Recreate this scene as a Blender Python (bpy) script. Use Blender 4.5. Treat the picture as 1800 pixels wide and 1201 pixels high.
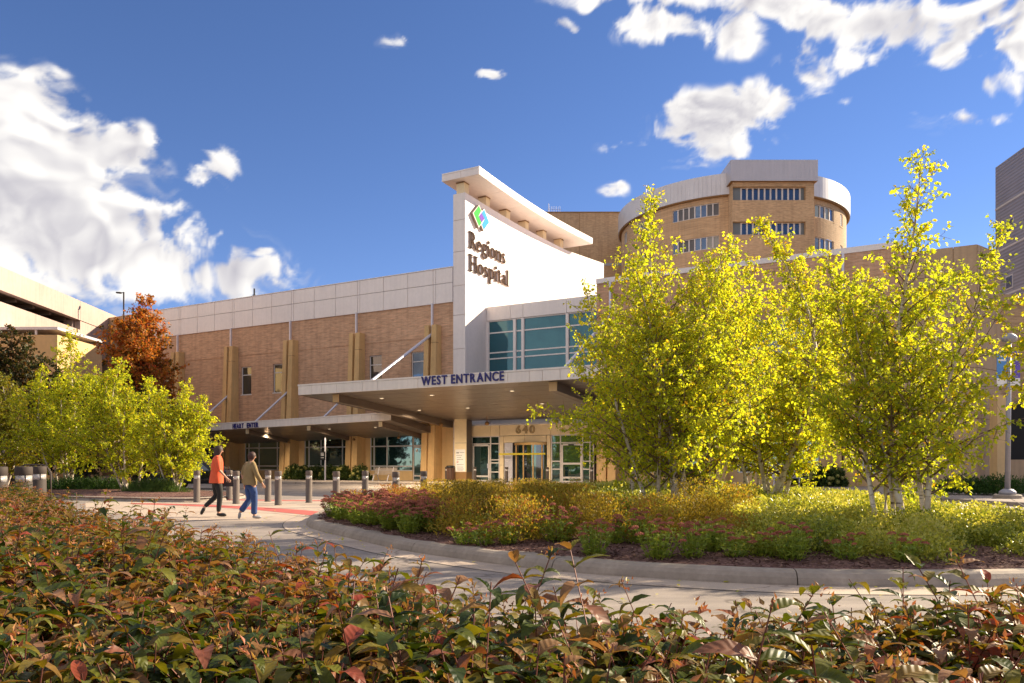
import bpy, bmesh, math, random
import numpy as np
from mathutils import Vector, Matrix

for o in list(bpy.data.objects):
    bpy.data.objects.remove(o, do_unlink=True)
SC = bpy.context.scene
COL = SC.collection
R = math.radians

# ------------------------------------------------------------------ camera
F, PX, HY, CZ = 1340.0, 900.0, 816.0, 1.27      # focal length in photo pixels, centre column, horizon row, eye height
cam_d = bpy.data.cameras.new('camera')
cam = bpy.data.objects.new('camera', cam_d)
COL.objects.link(cam)
cam.location = (0, 0, CZ)
cam.rotation_euler = (R(90), 0, 0)
cam_d.sensor_width = 36
cam_d.lens = F / 1800 * 36
cam_d.shift_y = (HY - 600.5) / 1800
cam_d.clip_start = 0.05
cam_d.clip_end = 3000
SC.camera = cam

# ------------------------------------------------------------------ sun, sky, exposure
SUN_AZ, SUN_EL = R(28), R(28)                    # azimuth from +X towards +Y
sun_dir = Vector((math.cos(SUN_AZ) * math.cos(SUN_EL), math.sin(SUN_AZ) * math.cos(SUN_EL), math.sin(SUN_EL)))
sd = bpy.data.lights.new('sun', 'SUN')
sd.energy = 3.25
sd.angle = R(0.6)
sd.color = (1.0, 0.84, 0.60)
sun = bpy.data.objects.new('sun', sd)
COL.objects.link(sun)
sun.rotation_euler = (-sun_dir).to_track_quat('-Z', 'Y').to_euler()
sun.location = (40, 15, 40)

SC.view_settings.view_transform = 'Standard'
SC.view_settings.look = 'None'
SC.view_settings.exposure = 1.84
SC.view_settings.gamma = 1.0
SC.view_settings.use_curve_mapping = False
SC.cycles.max_bounces = 9
SC.cycles.diffuse_bounces = 7
SC.cycles.transparent_max_bounces = 8
SC.cycles.use_adaptive_sampling = True
SC.cycles.use_denoising = True

world = bpy.data.worlds.new('World')
SC.world = world
world.use_nodes = True
SKY_STRENGTH = 0.15


def build_sky():
    nt = world.node_tree
    N, Lk = nt.nodes, nt.links
    N.clear()
    out = N.new('ShaderNodeOutputWorld')
    bg = N.new('ShaderNodeBackground')
    bg.inputs['Strength'].default_value = SKY_STRENGTH
    Lk.new(bg.outputs[0], out.inputs[0])
    sky = N.new('ShaderNodeTexSky')
    sky.sky_type = 'NISHITA'
    sky.sun_disc = False
    sky.sun_elevation = SUN_EL
    sky.sun_rotation = math.pi / 2 - SUN_AZ
    sky.altitude = 2600
    sky.air_density = 1.0
    sky.dust_density = 0.0
    sky.ozone_density = 3.2
    hs = N.new('ShaderNodeHueSaturation')
    hs.inputs['Saturation'].default_value = 1.12
    hs.inputs['Value'].default_value = 1.0
    Lk.new(sky.outputs[0], hs.inputs['Color'])
    tint = N.new('ShaderNodeMixRGB')
    tint.blend_type = 'MULTIPLY'
    tint.inputs[0].default_value = 1.0
    tint.inputs[2].default_value = (0.365, 0.298, 0.318, 1)
    Lk.new(hs.outputs[0], tint.inputs[1])
    Lk.new(tint.outputs[0], bg.inputs['Color'])


build_sky()

# ------------------------------------------------------------------ measuring: photo pixel -> place
def ray(px, py):
    return Vector(((px - PX) / F, 1.0, (HY - py) / F))


def at(px, py, Y):
    d = ray(px, py) * Y
    return Vector((d.x, Y, CZ + d.z))


def gnd(px, py, z=0.0):
    d = ray(px, py)
    k = (z - CZ) / d.z
    return Vector((d.x * k, k, z))


# frame of the hospital front: s runs right along the wall, d into the building, origin where the brick wing meets the sign wall
ES, ED, O0 = Vector((0.8773, -0.4800, 0)), Vector((0.4800, 0.8773, 0)), Vector((-4.0, 52.0, 0))
RZ = math.atan2(ES.y, ES.x)
CAMF = (( -O0).dot(ES), (-O0).dot(ED))


def W(s, d, z=0.0):
    return O0 + ES * s + ED * d + Vector((0, 0, z))


def onplane(px, py, d):
    """(s, z) where the sight line of a pixel meets the plane at depth d of the hospital front"""
    r = ray(px, py)
    c = Vector((0, 0, CZ))
    k = (d - (c - O0).dot(ED)) / r.dot(ED)
    p = c + r * k
    return (p - O0).dot(ES), p.z


def s_at(px, d=0.0):
    return onplane(px, 700, d)[0]


# ------------------------------------------------------------------ object helpers
class MB:
    def __init__(self):
        self.v, self.f, self.mi = [], [], []

    def add(self, vs, fs, mi=0):
        b = len(self.v)
        self.v += [tuple(p) for p in vs]
        self.f += [tuple(i + b for i in f) for f in fs]
        self.mi += [mi] * len(fs)
        return self

    def box(self, x0, x1, y0, y1, z0, z1, mi=0):
        return self.add([(x0, y0, z0), (x1, y0, z0), (x1, y1, z0), (x0, y1, z0), (x0, y0, z1), (x1, y0, z1), (x1, y1, z1), (x0, y1, z1)],
                        [(0, 3, 2, 1), (4, 5, 6, 7), (0, 1, 5, 4), (1, 2, 6, 5), (2, 3, 7, 6), (3, 0, 4, 7)], mi)

    def hexa(self, p, mi=0):
        return self.add(p, [(0, 3, 2, 1), (4, 5, 6, 7), (0, 1, 5, 4), (1, 2, 6, 5), (2, 3, 7, 6), (3, 0, 4, 7)], mi)

    def prism(self, pts, off, mi=0):
        n = len(pts)
        off = Vector(off)
        a = [Vector(p) for p in pts]
        self.add(a + [p + off for p in a], [tuple(range(n))[::-1], tuple(range(n, 2 * n))] + [(i, (i + 1) % n, (i + 1) % n + n, i + n) for i in range(n)], mi)
        return self

    def tube(self, pts, rad, n=8, mi=0, caps=True):
        pts = [Vector(p) for p in pts]
        if isinstance(rad, (int, float)):
            rad = [rad] * len(pts)
        vs, fs = [], []
        for i, p in enumerate(pts):
            t = (pts[min(i + 1, len(pts) - 1)] - pts[max(i - 1, 0)]).normalized()
            a = t.cross(Vector((0, 0, 1)))
            if a.length < 1e-3:
                a = t.cross(Vector((0, 1, 0)))
            a.normalize()
            b = t.cross(a)
            for k in range(n):
                q = 2 * math.pi * k / n
                vs.append(p + (a * math.cos(q) + b * math.sin(q)) * rad[i])
        for i in range(len(pts) - 1):
            for k in range(n):
                fs.append((i * n + k, i * n + (k + 1) % n, (i + 1) * n + (k + 1) % n, (i + 1) * n + k))
        if caps:
            fs.append(tuple(range(n))[::-1])
            fs.append(tuple(range((len(pts) - 1) * n, len(pts) * n)))
        return self.add(vs, fs, mi)

    def lathe(self, prof, n=16, c=(0, 0, 0), sx=1.0, sy=1.0, mi=0):
        vs, fs = [], []
        for (r, z) in prof:
            for k in range(n):
                q = 2 * math.pi * k / n
                vs.append((c[0] + r * sx * math.cos(q), c[1] + r * sy * math.sin(q), c[2] + z))
        m = len(prof)
        for i in range(m - 1):
            for k in range(n):
                fs.append((i * n + k, i * n + (k + 1) % n, (i + 1) * n + (k + 1) % n, (i + 1) * n + k))
        fs.append(tuple(range(n))[::-1])
        fs.append(tuple(range((m - 1) * n, m * n)))
        return self.add(vs, fs, mi)

    def mesh(self, name, mats, smooth=False):
        me = bpy.data.meshes.new(name)
        me.from_pydata(self.v, [], self.f)
        for m in (mats if isinstance(mats, (list, tuple)) else [mats]):
            me.materials.append(m)
        me.polygons.foreach_set('material_index', self.mi)
        if smooth:
            me.polygons.foreach_set('use_smooth', [True] * len(self.f))
        me.update()
        return me

    def build(self, name, mats, parent=None, smooth=False, bevel=0.0, fixn=False):
        me = self.mesh(name, mats, smooth)
        if fixn:
            bm = bmesh.new()
            bm.from_mesh(me)
            bmesh.ops.recalc_face_normals(bm, faces=bm.faces)
            bm.to_mesh(me)
            bm.free()
        o = bpy.data.objects.new(name, me)
        COL.objects.link(o)
        o.parent = parent
        if bevel:
            b = o.modifiers.new('bevel', 'BEVEL')
            b.width = bevel
            b.segments = 2
            b.limit_method = 'ANGLE'
            b.angle_limit = R(40)
        return o


def tag(o, label=None, cat=None, group=None, kind=None):
    for k, x in (('label', label), ('category', cat), ('group', group), ('kind', kind)):
        if x:
            o[k] = x
    return o


def thing(name, label, cat, loc=(0, 0, 0), rz=0.0, group=None):
    o = bpy.data.objects.new(name, None)
    o.empty_display_size = 0.2
    COL.objects.link(o)
    o.location = loc
    o.rotation_euler = (0, 0, rz)
    return tag(o, label, cat, group)


def wthing(name, label, cat, group=None):
    """a thing whose parts are measured in the hospital front's frame"""
    return thing(name, label, cat, O0, RZ, group)


def inst(name, me, parent=None, loc=(0, 0, 0), rot=(0, 0, 0), scale=(1, 1, 1)):
    o = bpy.data.objects.new(name, me)
    COL.objects.link(o)
    o.parent = parent
    o.location = loc
    o.rotation_euler = rot
    o.scale = scale
    return o


_unit = {}


def ubox(name, mat, parent, x0, x1, y0, y1, z0, z1):
    """one piece: a box that shares its mesh with all alike pieces"""
    if mat.name not in _unit:
        _unit[mat.name] = MB().box(-.5, .5, -.5, .5, -.5, .5).mesh('piece_' + mat.name, mat)
    return inst(name, _unit[mat.name], parent, ((x0 + x1) / 2, (y0 + y1) / 2, (z0 + z1) / 2), (0, 0, 0), (abs(x1 - x0), abs(y1 - y0), abs(z1 - z0)))


def np_mesh(name, V, T, mat, tint=None, smooth=False):
    """triangle mesh from arrays, with one tint value per vertex"""
    me = bpy.data.meshes.new(name)
    V = np.ascontiguousarray(V, dtype=np.float32)
    T = np.ascontiguousarray(T, dtype=np.int32)
    n = len(T)
    me.vertices.add(len(V))
    me.vertices.foreach_set('co', V.ravel())
    me.loops.add(n * 3)
    me.loops.foreach_set('vertex_index', T.ravel())
    me.polygons.add(n)
    me.polygons.foreach_set('loop_start', np.arange(0, n * 3, 3, dtype=np.int32))
    me.polygons.foreach_set('loop_total', np.full(n, 3, dtype=np.int32))
    me.materials.append(mat)
    if tint is not None:
        a = me.attributes.new('tint', 'FLOAT', 'POINT')
        a.data.foreach_set('value', np.ascontiguousarray(tint, dtype=np.float32))
    me.update(calc_edges=True)
    if smooth:
        me.polygons.foreach_set('use_smooth', np.ones(n, dtype=bool))
    return me


# ------------------------------------------------------------------ materials
class NG:
    def __init__(self, name):
        self.m = bpy.data.materials.new(name)
        self.m.use_nodes = True
        self.t = self.m.node_tree
        self.t.nodes.clear()
        self.out = self.n('ShaderNodeOutputMaterial')

    def n(self, t, **kw):
        x = self.t.nodes.new(t)
        for k, v in kw.items():
            if hasattr(x, k) and k not in x.inputs:
                setattr(x, k, v)
            else:
                x.inputs[k].default_value = v
        return x

    def l(self, a, b):
        self.t.links.new(a, b)

    def pos(self, scale=(1, 1, 1), rot=(0, 0, 0)):
        g = self.n('ShaderNodeNewGeometry')
        mp = self.n('ShaderNodeMapping')
        mp.inputs['Scale'].default_value = scale
        mp.inputs['Rotation'].default_value = rot
        self.l(g.outputs['Position'], mp.inputs['Vector'])
        return mp.outputs[0]

    def noise(self, vec, scale, detail=4, rough=.55):
        x = self.n('ShaderNodeTexNoise')
        x.inputs['Scale'].default_value = scale
        x.inputs['Detail'].default_value = detail
        x.inputs['Roughness'].default_value = rough
        self.l(vec, x.inputs['Vector'])
        return x.outputs['Fac']

    def ramp(self, fac, stops):
        x = self.n('ShaderNodeValToRGB')
        el = x.color_ramp.elements
        while len(el) < len(stops):
            el.new(0.5)
        for e, (p, c) in zip(el, stops):
            e.position = p
            e.color = (*c, 1)
        self.l(fac, x.inputs[0])
        return x.outputs[0]

    def mul(self, a, b, f=1.0, mode='MULTIPLY'):
        x = self.n('ShaderNodeMixRGB', blend_type=mode)
        x.inputs[0].default_value = f
        for i, q in ((1, a), (2, b)):
            if isinstance(q, tuple):
                x.inputs[i].default_value = (*q, 1)
            else:
                self.l(q, x.inputs[i])
        return x.outputs[0]

    def bump(self, h, strength=.3, dist=.02):
        x = self.n('ShaderNodeBump')
        x.inputs['Strength'].default_value = strength
        x.inputs['Distance'].default_value = dist
        self.l(h, x.inputs['Height'])
        return x.outputs[0]

    def pbsdf(self, col, rough=.6, metal=0.0, nrm=None, spec=.5):
        b = self.n('ShaderNodeBsdfPrincipled')
        if isinstance(col, tuple):
            b.inputs['Base Color'].default_value = (*col, 1)
        else:
            self.l(col, b.inputs['Base Color'])
        if isinstance(rough, (int, float)):
            b.inputs['Roughness'].default_value = rough
        else:
            self.l(rough, b.inputs['Roughness'])
        b.inputs['Metallic'].default_value = metal
        b.inputs['Specular IOR Level'].default_value = spec
        if nrm is not None:
            self.l(nrm, b.inputs['Normal'])
        self.l(b.outputs[0], self.out.inputs[0])
        return b


def m_plain(name, col, rough=.6, metal=0.0, var=.12, scale=1.2, bump=0.0, bscale=60, spec=.5, streak=0.0):
    g = NG(name)
    p = g.pos()
    c = g.mul(col, g.ramp(g.noise(p, scale, 5), [(.3, (1 - var,) * 3), (.7, (1 + var * .4,) * 3)]))
    c = g.mul(c, g.ramp(g.noise(p, scale * 9, 3), [(.3, (1 - var * .5,) * 3), (.7, (1.03,) * 3)]))
    if streak:
        sv = g.pos((3.0, 3.0, .16))
        c = g.mul(c, g.ramp(g.noise(sv, 1.6, 5, .65), [(.35, (1 - streak, 1 - streak, 1 - streak * .9)), (.62, (1, 1, 1))]))
    nr = g.bump(g.noise(p, bscale, 4), bump, .01) if bump else None
    g.pbsdf(c, rough, metal, nr, spec)
    return g.m


def m_brick(name, c1, c2, mortar, rz=RZ, bw=.30, bh=.085):
    g = NG(name)
    p = g.pos((1, 1, 1), (0, 0, -rz))
    sp = g.n('ShaderNodeSeparateXYZ')
    g.l(p, sp.inputs[0])
    ad = g.n('ShaderNodeMath', operation='ADD')
    g.l(sp.outputs[0], ad.inputs[0])
    g.l(sp.outputs[1], ad.inputs[1])
    cb = g.n('ShaderNodeCombineXYZ')
    g.l(ad.outputs[0], cb.inputs[0])
    g.l(sp.outputs[2], cb.inputs[1])
    b = g.n('ShaderNodeTexBrick')
    b.inputs['Scale'].default_value = 1.0
    b.inputs['Brick Width'].default_value = bw
    b.inputs['Row Height'].default_value = bh
    b.inputs['Mortar Size'].default_value = .008
    b.inputs['Bias'].default_value = -.1
    b.inputs['Color1'].default_value = (*c1, 1)
    b.inputs['Color2'].default_value = (*c2, 1)
    b.inputs['Mortar'].default_value = (*mortar, 1)
    g.l(cb.outputs[0], b.inputs['Vector'])
    # courses of slightly different firing: long flat streaks
    mp = g.n('ShaderNodeMapping')
    mp.inputs['Scale'].default_value = (.9, 6.0, 1)
    g.l(cb.outputs[0], mp.inputs['Vector'])
    c = g.mul(b.outputs['Color'], g.ramp(g.noise(mp.outputs[0], 1.3, 6, .7), [(.32, (.70, .66, .62)), (.5, (.98, .97, .96)), (.68, (1.18, 1.12, 1.06))]))
    c = g.mul(c, g.ramp(g.noise(g.pos(), .22, 4), [(.3, (.86, .85, .84)), (.7, (1.06, 1.06, 1.06))]))
    c = g.mul(c, g.ramp(g.noise(g.pos((2.2, 2.2, .12)), 1.4, 5, .6), [(.33, (.86, .85, .85)), (.55, (1, 1, 1))]))
    g.pbsdf(c, .85, 0, g.bump(b.outputs['Fac'], -.25, .01), .25)
    return g.m


def m_glass(name, tint, refl, rough=.02, wavy=.015, gcol=(.8, .95, 1.0)):
    g = NG(name)
    nr = g.bump(g.noise(g.pos((.9, .9, .5)), .9, 2), wavy, .4)
    d = g.n('ShaderNodeBsdfPrincipled')
    d.inputs['Base Color'].default_value = (*tint, 1)
    d.inputs['Roughness'].default_value = .08
    gl = g.n('ShaderNodeBsdfGlossy')
    gl.inputs['Color'].default_value = (*gcol, 1)
    gl.inputs['Roughness'].default_value = rough
    g.l(nr, gl.inputs['Normal'])
    lw = g.n('ShaderNodeLayerWeight')
    lw.inputs['Blend'].default_value = .35
    mr = g.n('ShaderNodeMapRange')
    mr.inputs['To Min'].default_value = refl
    mr.inputs['To Max'].default_value = min(1, refl + .45)
    g.l(lw.outputs['Fresnel'], mr.inputs['Value'])
    mx = g.n('ShaderNodeMixShader')
    g.l(mr.outputs[0], mx.inputs[0])
    g.l(d.outputs[0], mx.inputs[1])
    g.l(gl.outputs[0], mx.inputs[2])
    g.l(mx.outputs[0], g.out.inputs[0])
    return g.m


def m_leaf(name, stops, trans=.45, rough=.45, spec=.35, obj_random=False, tboost=(1.25, 1.15, .6), veins=False):
    g = NG(name)
    if obj_random:
        fac = g.n('ShaderNodeObjectInfo').outputs['Random']
    else:
        a = g.n('ShaderNodeAttribute')
        a.attribute_name = 'tint'
        fac = a.outputs['Fac']
    col = g.ramp(fac, stops)
    col = g.mul(col, g.ramp(g.noise(g.pos(), 14 if not veins else 45, 3), [(.3, (.78, .78, .78)), (.7, (1.12, 1.12, 1.12))]))
    b = g.n('ShaderNodeBsdfPrincipled')
    if veins:
        ra, ma = g.n('ShaderNodeAttribute'), g.n('ShaderNodeAttribute')
        ra.attribute_name, ma.attribute_name = 'rib', 'mid'
        sc_ = g.n('ShaderNodeMath', operation='MULTIPLY')
        sc_.inputs[1].default_value = 40.0
        g.l(ra.outputs['Fac'], sc_.inputs[0])
        sn = g.n('ShaderNodeMath', operation='SINE')
        g.l(sc_.outputs[0], sn.inputs[0])
        col = g.mul(col, g.ramp(sn.outputs[0], [(.0, (.95, .95, .95)), (.6, (1.02, 1.02, 1.02))]))
        col = g.mul(col, g.ramp(ma.outputs['Fac'], [(.0, (1.22, 1.16, 1.05)), (.10, (1, 1, 1))]))
        g.l(g.bump(sn.outputs[0], .22, .003), b.inputs['Normal'])
    g.l(col, b.inputs['Base Color'])
    b.inputs['Roughness'].default_value = rough
    b.inputs['Specular IOR Level'].default_value = spec
    tr = g.n('ShaderNodeBsdfTranslucent')
    g.l(g.mul(col, tboost), tr.inputs['Color'])
    mx = g.n('ShaderNodeMixShader')
    mx.inputs[0].default_value = trans
    g.l(b.outputs[0], mx.inputs[1])
    g.l(tr.outputs[0], mx.inputs[2])
    g.l(mx.outputs[0], g.out.inputs[0])
    return g.m


def m_emit(name, col, s):
    g = NG(name)
    e = g.n('ShaderNodeEmission')
    e.inputs['Color'].default_value = (*col, 1)
    e.inputs['Strength'].default_value = s
    g.l(e.outputs[0], g.out.inputs[0])
    return g.m


def m_bark():
    g = NG('birch_bark')
    p = g.pos((1, 1, 1))
    base = g.ramp(g.noise(g.pos((1, 1, .6)), 9, 4), [(.3, (.42, .32, .24)), (.6, (.66, .58, .49))])
    marks = g.noise(g.pos((5, 5, 34)), 1.0, 3, .6)
    c = g.mul(base, g.ramp(marks, [(.34, (.16, .13, .11)), (.43, (1, 1, 1))]))
    g.pbsdf(c, .75, 0, g.bump(marks, .3, .006), .3)
    return g.m


def m_mulch():
    g = NG('bark_mulch')
    p = g.pos()
    v = g.n('ShaderNodeTexVoronoi')
    v.inputs['Scale'].default_value = 26
    g.l(g.pos((1, 2.2, 1), (0, 0, .5)), v.inputs['Vector'])
    c = g.mul(g.ramp(v.outputs['Color'], [(.1, (.075, .038, .032)), (.5, (.16, .086, .072)), (.9, (.30, .18, .155))]),
              g.ramp(g.noise(p, 2, 4), [(.3, (.75, .72, .72)), (.7, (1.2, 1.15, 1.15))]))
    g.pbsdf(c, .9, 0, g.bump(v.outputs['Distance'], .9, .03), .2)
    return g.m


def m_paving(name, c1, c2, streak=.2, scale=.8):
    g = NG(name)
    p = g.pos()
    c = g.ramp(g.noise(p, scale, 8, .62), [(.32, c1), (.68, c2)])
    c = g.mul(c, g.ramp(g.noise(p, 90, 3, .6), [(.3, (.80, .80, .81)), (.7, (1.10, 1.09, 1.08))]))
    # tyre-worn and swept streaks along the drive
    c = g.mul(c, g.ramp(g.noise(g.pos((.16, 2.4, 1), (0, 0, .12)), 1.3, 6, .65), [(.36, (1 - streak,) * 3), (.6, (1.05, 1.04, 1.02))]))
    c = g.mul(c, g.ramp(g.noise(p, 5.5, 6, .7), [(.28, (.80, .79, .79)), (.42, (1, 1, 1))]))
    # fine wandering cracks
    vo = g.n('ShaderNodeTexVoronoi', feature='DISTANCE_TO_EDGE')
    vo.inputs['Scale'].default_value = .33
    ds = g.n('ShaderNodeVectorMath', operation='ADD')
    nz = g.n('ShaderNodeTexNoise')
    nz.inputs['Scale'].default_value = 1.6
    nz.inputs['Detail'].default_value = 5
    g.l(p, nz.inputs['Vector'])
    g.l(p, ds.inputs[0])
    g.l(nz.outputs['Color'], ds.inputs[1])
    g.l(ds.outputs[0], vo.inputs['Vector'])
    c = g.mul(c, g.ramp(vo.outputs['Distance'], [(.0, (.45, .43, .42)), (.006, (.62, .6, .6)), (.010, (1, 1, 1))]), .8)
    # oil and tyre stains
    c = g.mul(c, g.ramp(g.noise(g.pos((.5, 1.1, 1)), .9, 4, .6), [(.60, (1, 1, 1)), (.72, (.74, .73, .73))]))
    g.pbsdf(c, g.ramp(g.noise(p, 3, 4), [(.3, (.62,) * 3), (.7, (.85,) * 3)]), 0, g.bump(g.noise(p, 140, 4, .7), .45, .006), .35)
    return g.m


def m_corrug(name, col, period=.16, axis=2):
    g = NG(name)
    w = g.n('ShaderNodeTexWave', wave_type='BANDS', bands_direction='XYZ'[axis])
    w.inputs['Scale'].default_value = .314 / period
    w.inputs['Distortion'].default_value = 0
    g.l(g.pos(), w.inputs['Vector'])
    c = g.mul(col, g.ramp(w.outputs['Fac'], [(.2, (.80,) * 3), (.8, (1.1,) * 3)]))
    c = g.mul(c, g.ramp(g.noise(g.pos(), .5, 4), [(.3, (.88,) * 3), (.7, (1.06,) * 3)]))
    g.pbsdf(c, .45, .2, g.bump(w.outputs['Fac'], .6, .04), .5)
    return g.m


M = {}
M['brick'] = m_brick('wing_brick', (.68, .405, .25), (.57, .325, .195), (.60, .46, .34))
M['brick2'] = m_brick('tower_brick', (.60, .40, .235), (.49, .31, .175), (.55, .43, .30), 0.0)
M['white'] = m_plain('white_metal_panel', (.86, .775, .735), .42, 0, .05, .5, streak=.05)
M['whiteback'] = m_plain('panel_joint_backing', (.34, .31, .31), .7)
M['cream'] = m_plain('cream_panel', (.84, .68, .43), .5, 0, .06, .6)
M['fascia'] = m_plain('canopy_fascia_metal', (.86, .775, .70), .45, 0, .05, .5, streak=.08)
M['tan'] = m_plain('tan_precast', (.72, .455, .195), .75, 0, .14, .5, bump=.12, streak=.14)
M['tan2'] = m_plain('tan_wall_panel', (.70, .47, .225), .7, 0, .10, .5, streak=.08)
M['tandark'] = m_plain('brown_plinth_panel', (.28, .15, .055), .7, 0, .1, .5)
M['soffit'] = m_plain('bronze_soffit_metal', (.185, .15, .128), .32, .3, .10, .7)
M['beam'] = m_plain('bronze_beam_metal', (.16, .12, .095), .45, .3, .08, .7)
M['silver'] = m_plain('silver_metal', (.62, .60, .66), .4, .35, .06, 1.0)
M['frame'] = m_plain('window_frame_metal', (.66, .63, .62), .4, .3, .05, 1.0)
M['whiteframe'] = m_plain('white_window_frame', (.66, .60, .57), .5, 0, .05, 1.0)
M['glass'] = m_glass('teal_glass', (.010, .075, .095), .26, gcol=(.13, .32, .39), wavy=.05)
M['glassg'] = m_glass('green_ground_floor_glass', (.010, .028, .028), .20, gcol=(.50, .80, .74), wavy=.03)
M['glassd'] = m_glass('dark_window_glass', (.012, .014, .018), .12, gcol=(.8, .9, 1))
M['blind'] = m_plain('window_blind', (.13, .125, .13), .7, 0, .15, 2)
M['blind2'] = m_plain('pale_window_blind', (.34, .33, .30), .7, 0, .1, 2)
M['blueglass'] = m_glass('blue_window_glass', (.010, .03, .11), .14, gcol=(.5, .7, 1))
M['louvre'] = m_plain('grey_louvre_panel', (.17, .185, .19), .5, .2, .1, 2)
M['alu'] = m_plain('aluminium_cladding', (.60, .575, .60), .4, .25, .07, .6, streak=.08)
M['aluflat'] = m_plain('flat_aluminium_cladding', (.50, .475, .51), .4, .25, .05, .6, streak=.06)
M['beige'] = m_plain('beige_precast_concrete', (.50, .345, .215), .85, 0, .12, .35, bump=.15, streak=.12)
M['ramp'] = m_plain('ramp_concrete', (.49, .365, .315), .85, 0, .12, .35, bump=.15, streak=.16)
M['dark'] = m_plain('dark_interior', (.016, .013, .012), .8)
M['greymetal'] = m_corrug('dark_corrugated_cladding', (.20, .20, .255), .26, 2)
M['greytrim'] = m_plain('pale_grey_trim', (.42, .41, .44), .5, .2)
M['asphalt'] = m_paving('worn_road_concrete', (.255, .215, .195), (.35, .30, .27), .28)
M['concrete'] = m_paving('pale_crossing_concrete', (.44, .35, .285), (.54, .44, .36), .14, .6)
M['sidewalk'] = m_paving('sidewalk_concrete', (.30, .25, .22), (.40, .335, .29), .12, .7)
M['kerb'] = m_plain('kerb_concrete', (.37, .305, .25), .85, 0, .26, 2.2, bump=.35, bscale=70, streak=.12)
M['joint'] = m_plain('dark_paving_joint', (.07, .055, .05), .9)
M['red'] = m_plain('red_paver', (.50, .105, .085), .8, 0, .18, 2.5, bump=.3)
M['soil'] = m_plain('terrain_soil', (.10, .085, .055), .95, 0, .3, .4)
M['mulch'] = m_mulch()
M['chip'] = m_leaf('mulch_chip', [(.0, (.05, .024, .02)), (.5, (.13, .07, .055)), (1, (.28, .18, .14))], .0, .9, .1)
M['bark'] = m_bark()
M['darkbark'] = m_plain('dark_bark', (.10, .07, .05), .9, 0, .3, 6, bump=.5)
M['twig'] = m_plain('birch_twig', (.19, .12, .075), .8, 0, .2, 5)
M['stem'] = m_plain('red_stem', (.16, .045, .028), .6, 0, .2, 20)
M['gstem'] = m_plain('green_stem', (.12, .15, .04), .6, 0, .2, 20)
BIRCH = [(0.0, (.22, .29, .035)), (.35, (.37, .42, .040)), (.62, (.50, .525, .045)), (.88, (.64, .58, .045)), (1.0, (.62, .36, .03))]
M['birch'] = m_leaf('birch_leaf', BIRCH, .64, .5, .2, tboost=(1.55, 1.5, .5))
M['birch2'] = m_leaf('shaded_birch_leaf', [(0, (.11, .135, .012)), (.5, (.27, .27, .016)), (.9, (.44, .38, .02)), (1, (.48, .26, .02))], .52, .42, .4)  # darker copy of the birch colours, shade put into the leaf colour
M['maple'] = m_leaf('maple_leaf', [(0, (.08, .075, .015)), (.25, (.22, .14, .02)), (.5, (.52, .19, .03)), (.8, (.58, .24, .045)), (1, (.50, .09, .045))], .5, .5, .3)
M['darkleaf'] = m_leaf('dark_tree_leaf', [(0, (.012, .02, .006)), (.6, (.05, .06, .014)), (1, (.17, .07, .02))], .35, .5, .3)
M['spirea'] = m_leaf('spirea_leaf', [(0, (.11, .085, .014)), (.3, (.27, .20, .026)), (.6, (.44, .32, .04)), (.85, (.36, .32, .045)), (1, (.40, .15, .045))], .48, .5, .3)
M['cover'] = m_leaf('groundcover_leaf', [(0, (.12, .16, .02)), (.4, (.32, .36, .045)), (.75, (.52, .51, .09)), (1, (.62, .58, .17))], .45, .35, .5)
M['sedumleaf'] = m_leaf('stonecrop_leaf', [(0, (.12, .19, .026)), (.5, (.32, .43, .055)), (1, (.58, .60, .13))], .42, .45, .4)
M['sedumhead'] = m_plain('stonecrop_flower', (.42, .125, .07), .9, 0, .4, 26, bump=1.0, bscale=170)
M['grassy'] = m_leaf('low_evergreen_leaf', [(0, (.02, .055, .012)), (.6, (.055, .125, .022)), (1, (.13, .19, .05))], .35, .5, .3)
M['hydleaf'] = m_leaf('hydrangea_leaf', [(0, (.02, .04, .01)), (.6, (.06, .10, .02)), (1, (.12, .15, .03))], .3, .5, .3)
M['hydhead'] = m_plain('hydrangea_flower', (.33, .30, .075), .8, 0, .3, 20, bump=.8, bscale=120)
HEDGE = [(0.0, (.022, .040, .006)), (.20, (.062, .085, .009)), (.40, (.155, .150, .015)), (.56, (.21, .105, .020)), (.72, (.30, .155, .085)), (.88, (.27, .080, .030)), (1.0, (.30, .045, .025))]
HEDGE1 = [(0.0, (.022, .040, .006)), (.25, (.062, .085, .009)), (.50, (.155, .145, .014)), (.68, (.20, .115, .020)), (.82, (.28, .150, .085)), (.95, (.22, .072, .042)), (1.0, (.29, .05, .025))]
M['hedge'] = m_leaf('hedge_leaf', HEDGE, .38, .45, .28, False, (1.3, 1.2, .5), True)
M['hedge1'] = m_leaf('single_hedge_leaf', HEDGE1, .38, .45, .28, True, (1.3, 1.2, .5), True)
M['bud'] = m_leaf('hedge_bud', [(0, (.22, .17, .04)), (.5, (.42, .13, .07)), (1, (.48, .33, .08))], .3, .5, .3)
M['bollard'] = m_plain('bollard_bronze_paint', (.15, .118, .10), .7, 0, .1, 3, bump=.1, spec=.2)
M['bollarddark'] = m_plain('dark_bronze_paint', (.065, .05, .043), .7, 0, .1, 3, spec=.2)
M['lens'] = m_plain('bollard_lens', (.72, .70, .68), .25, .3, .1, 8)
M['black'] = m_plain('black_plastic', (.018, .016, .016), .45)
M['navy'] = m_plain('navy_letter', (.022, .020, .17), .4)
M['lettergrey'] = m_plain('brown_letter_face', (.045, .030, .027), .95, spec=.03)
M['letterside'] = m_plain('letter_side', (.40, .30, .235), .9, 0, .05, spec=.05)
M['lgreen'] = m_plain('green_enamel', (.10, .50, .12), .95, 0, .03, spec=.02)
M['lblue'] = m_plain('blue_enamel', (.09, .38, .82), .95, 0, .03, spec=.02)
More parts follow.
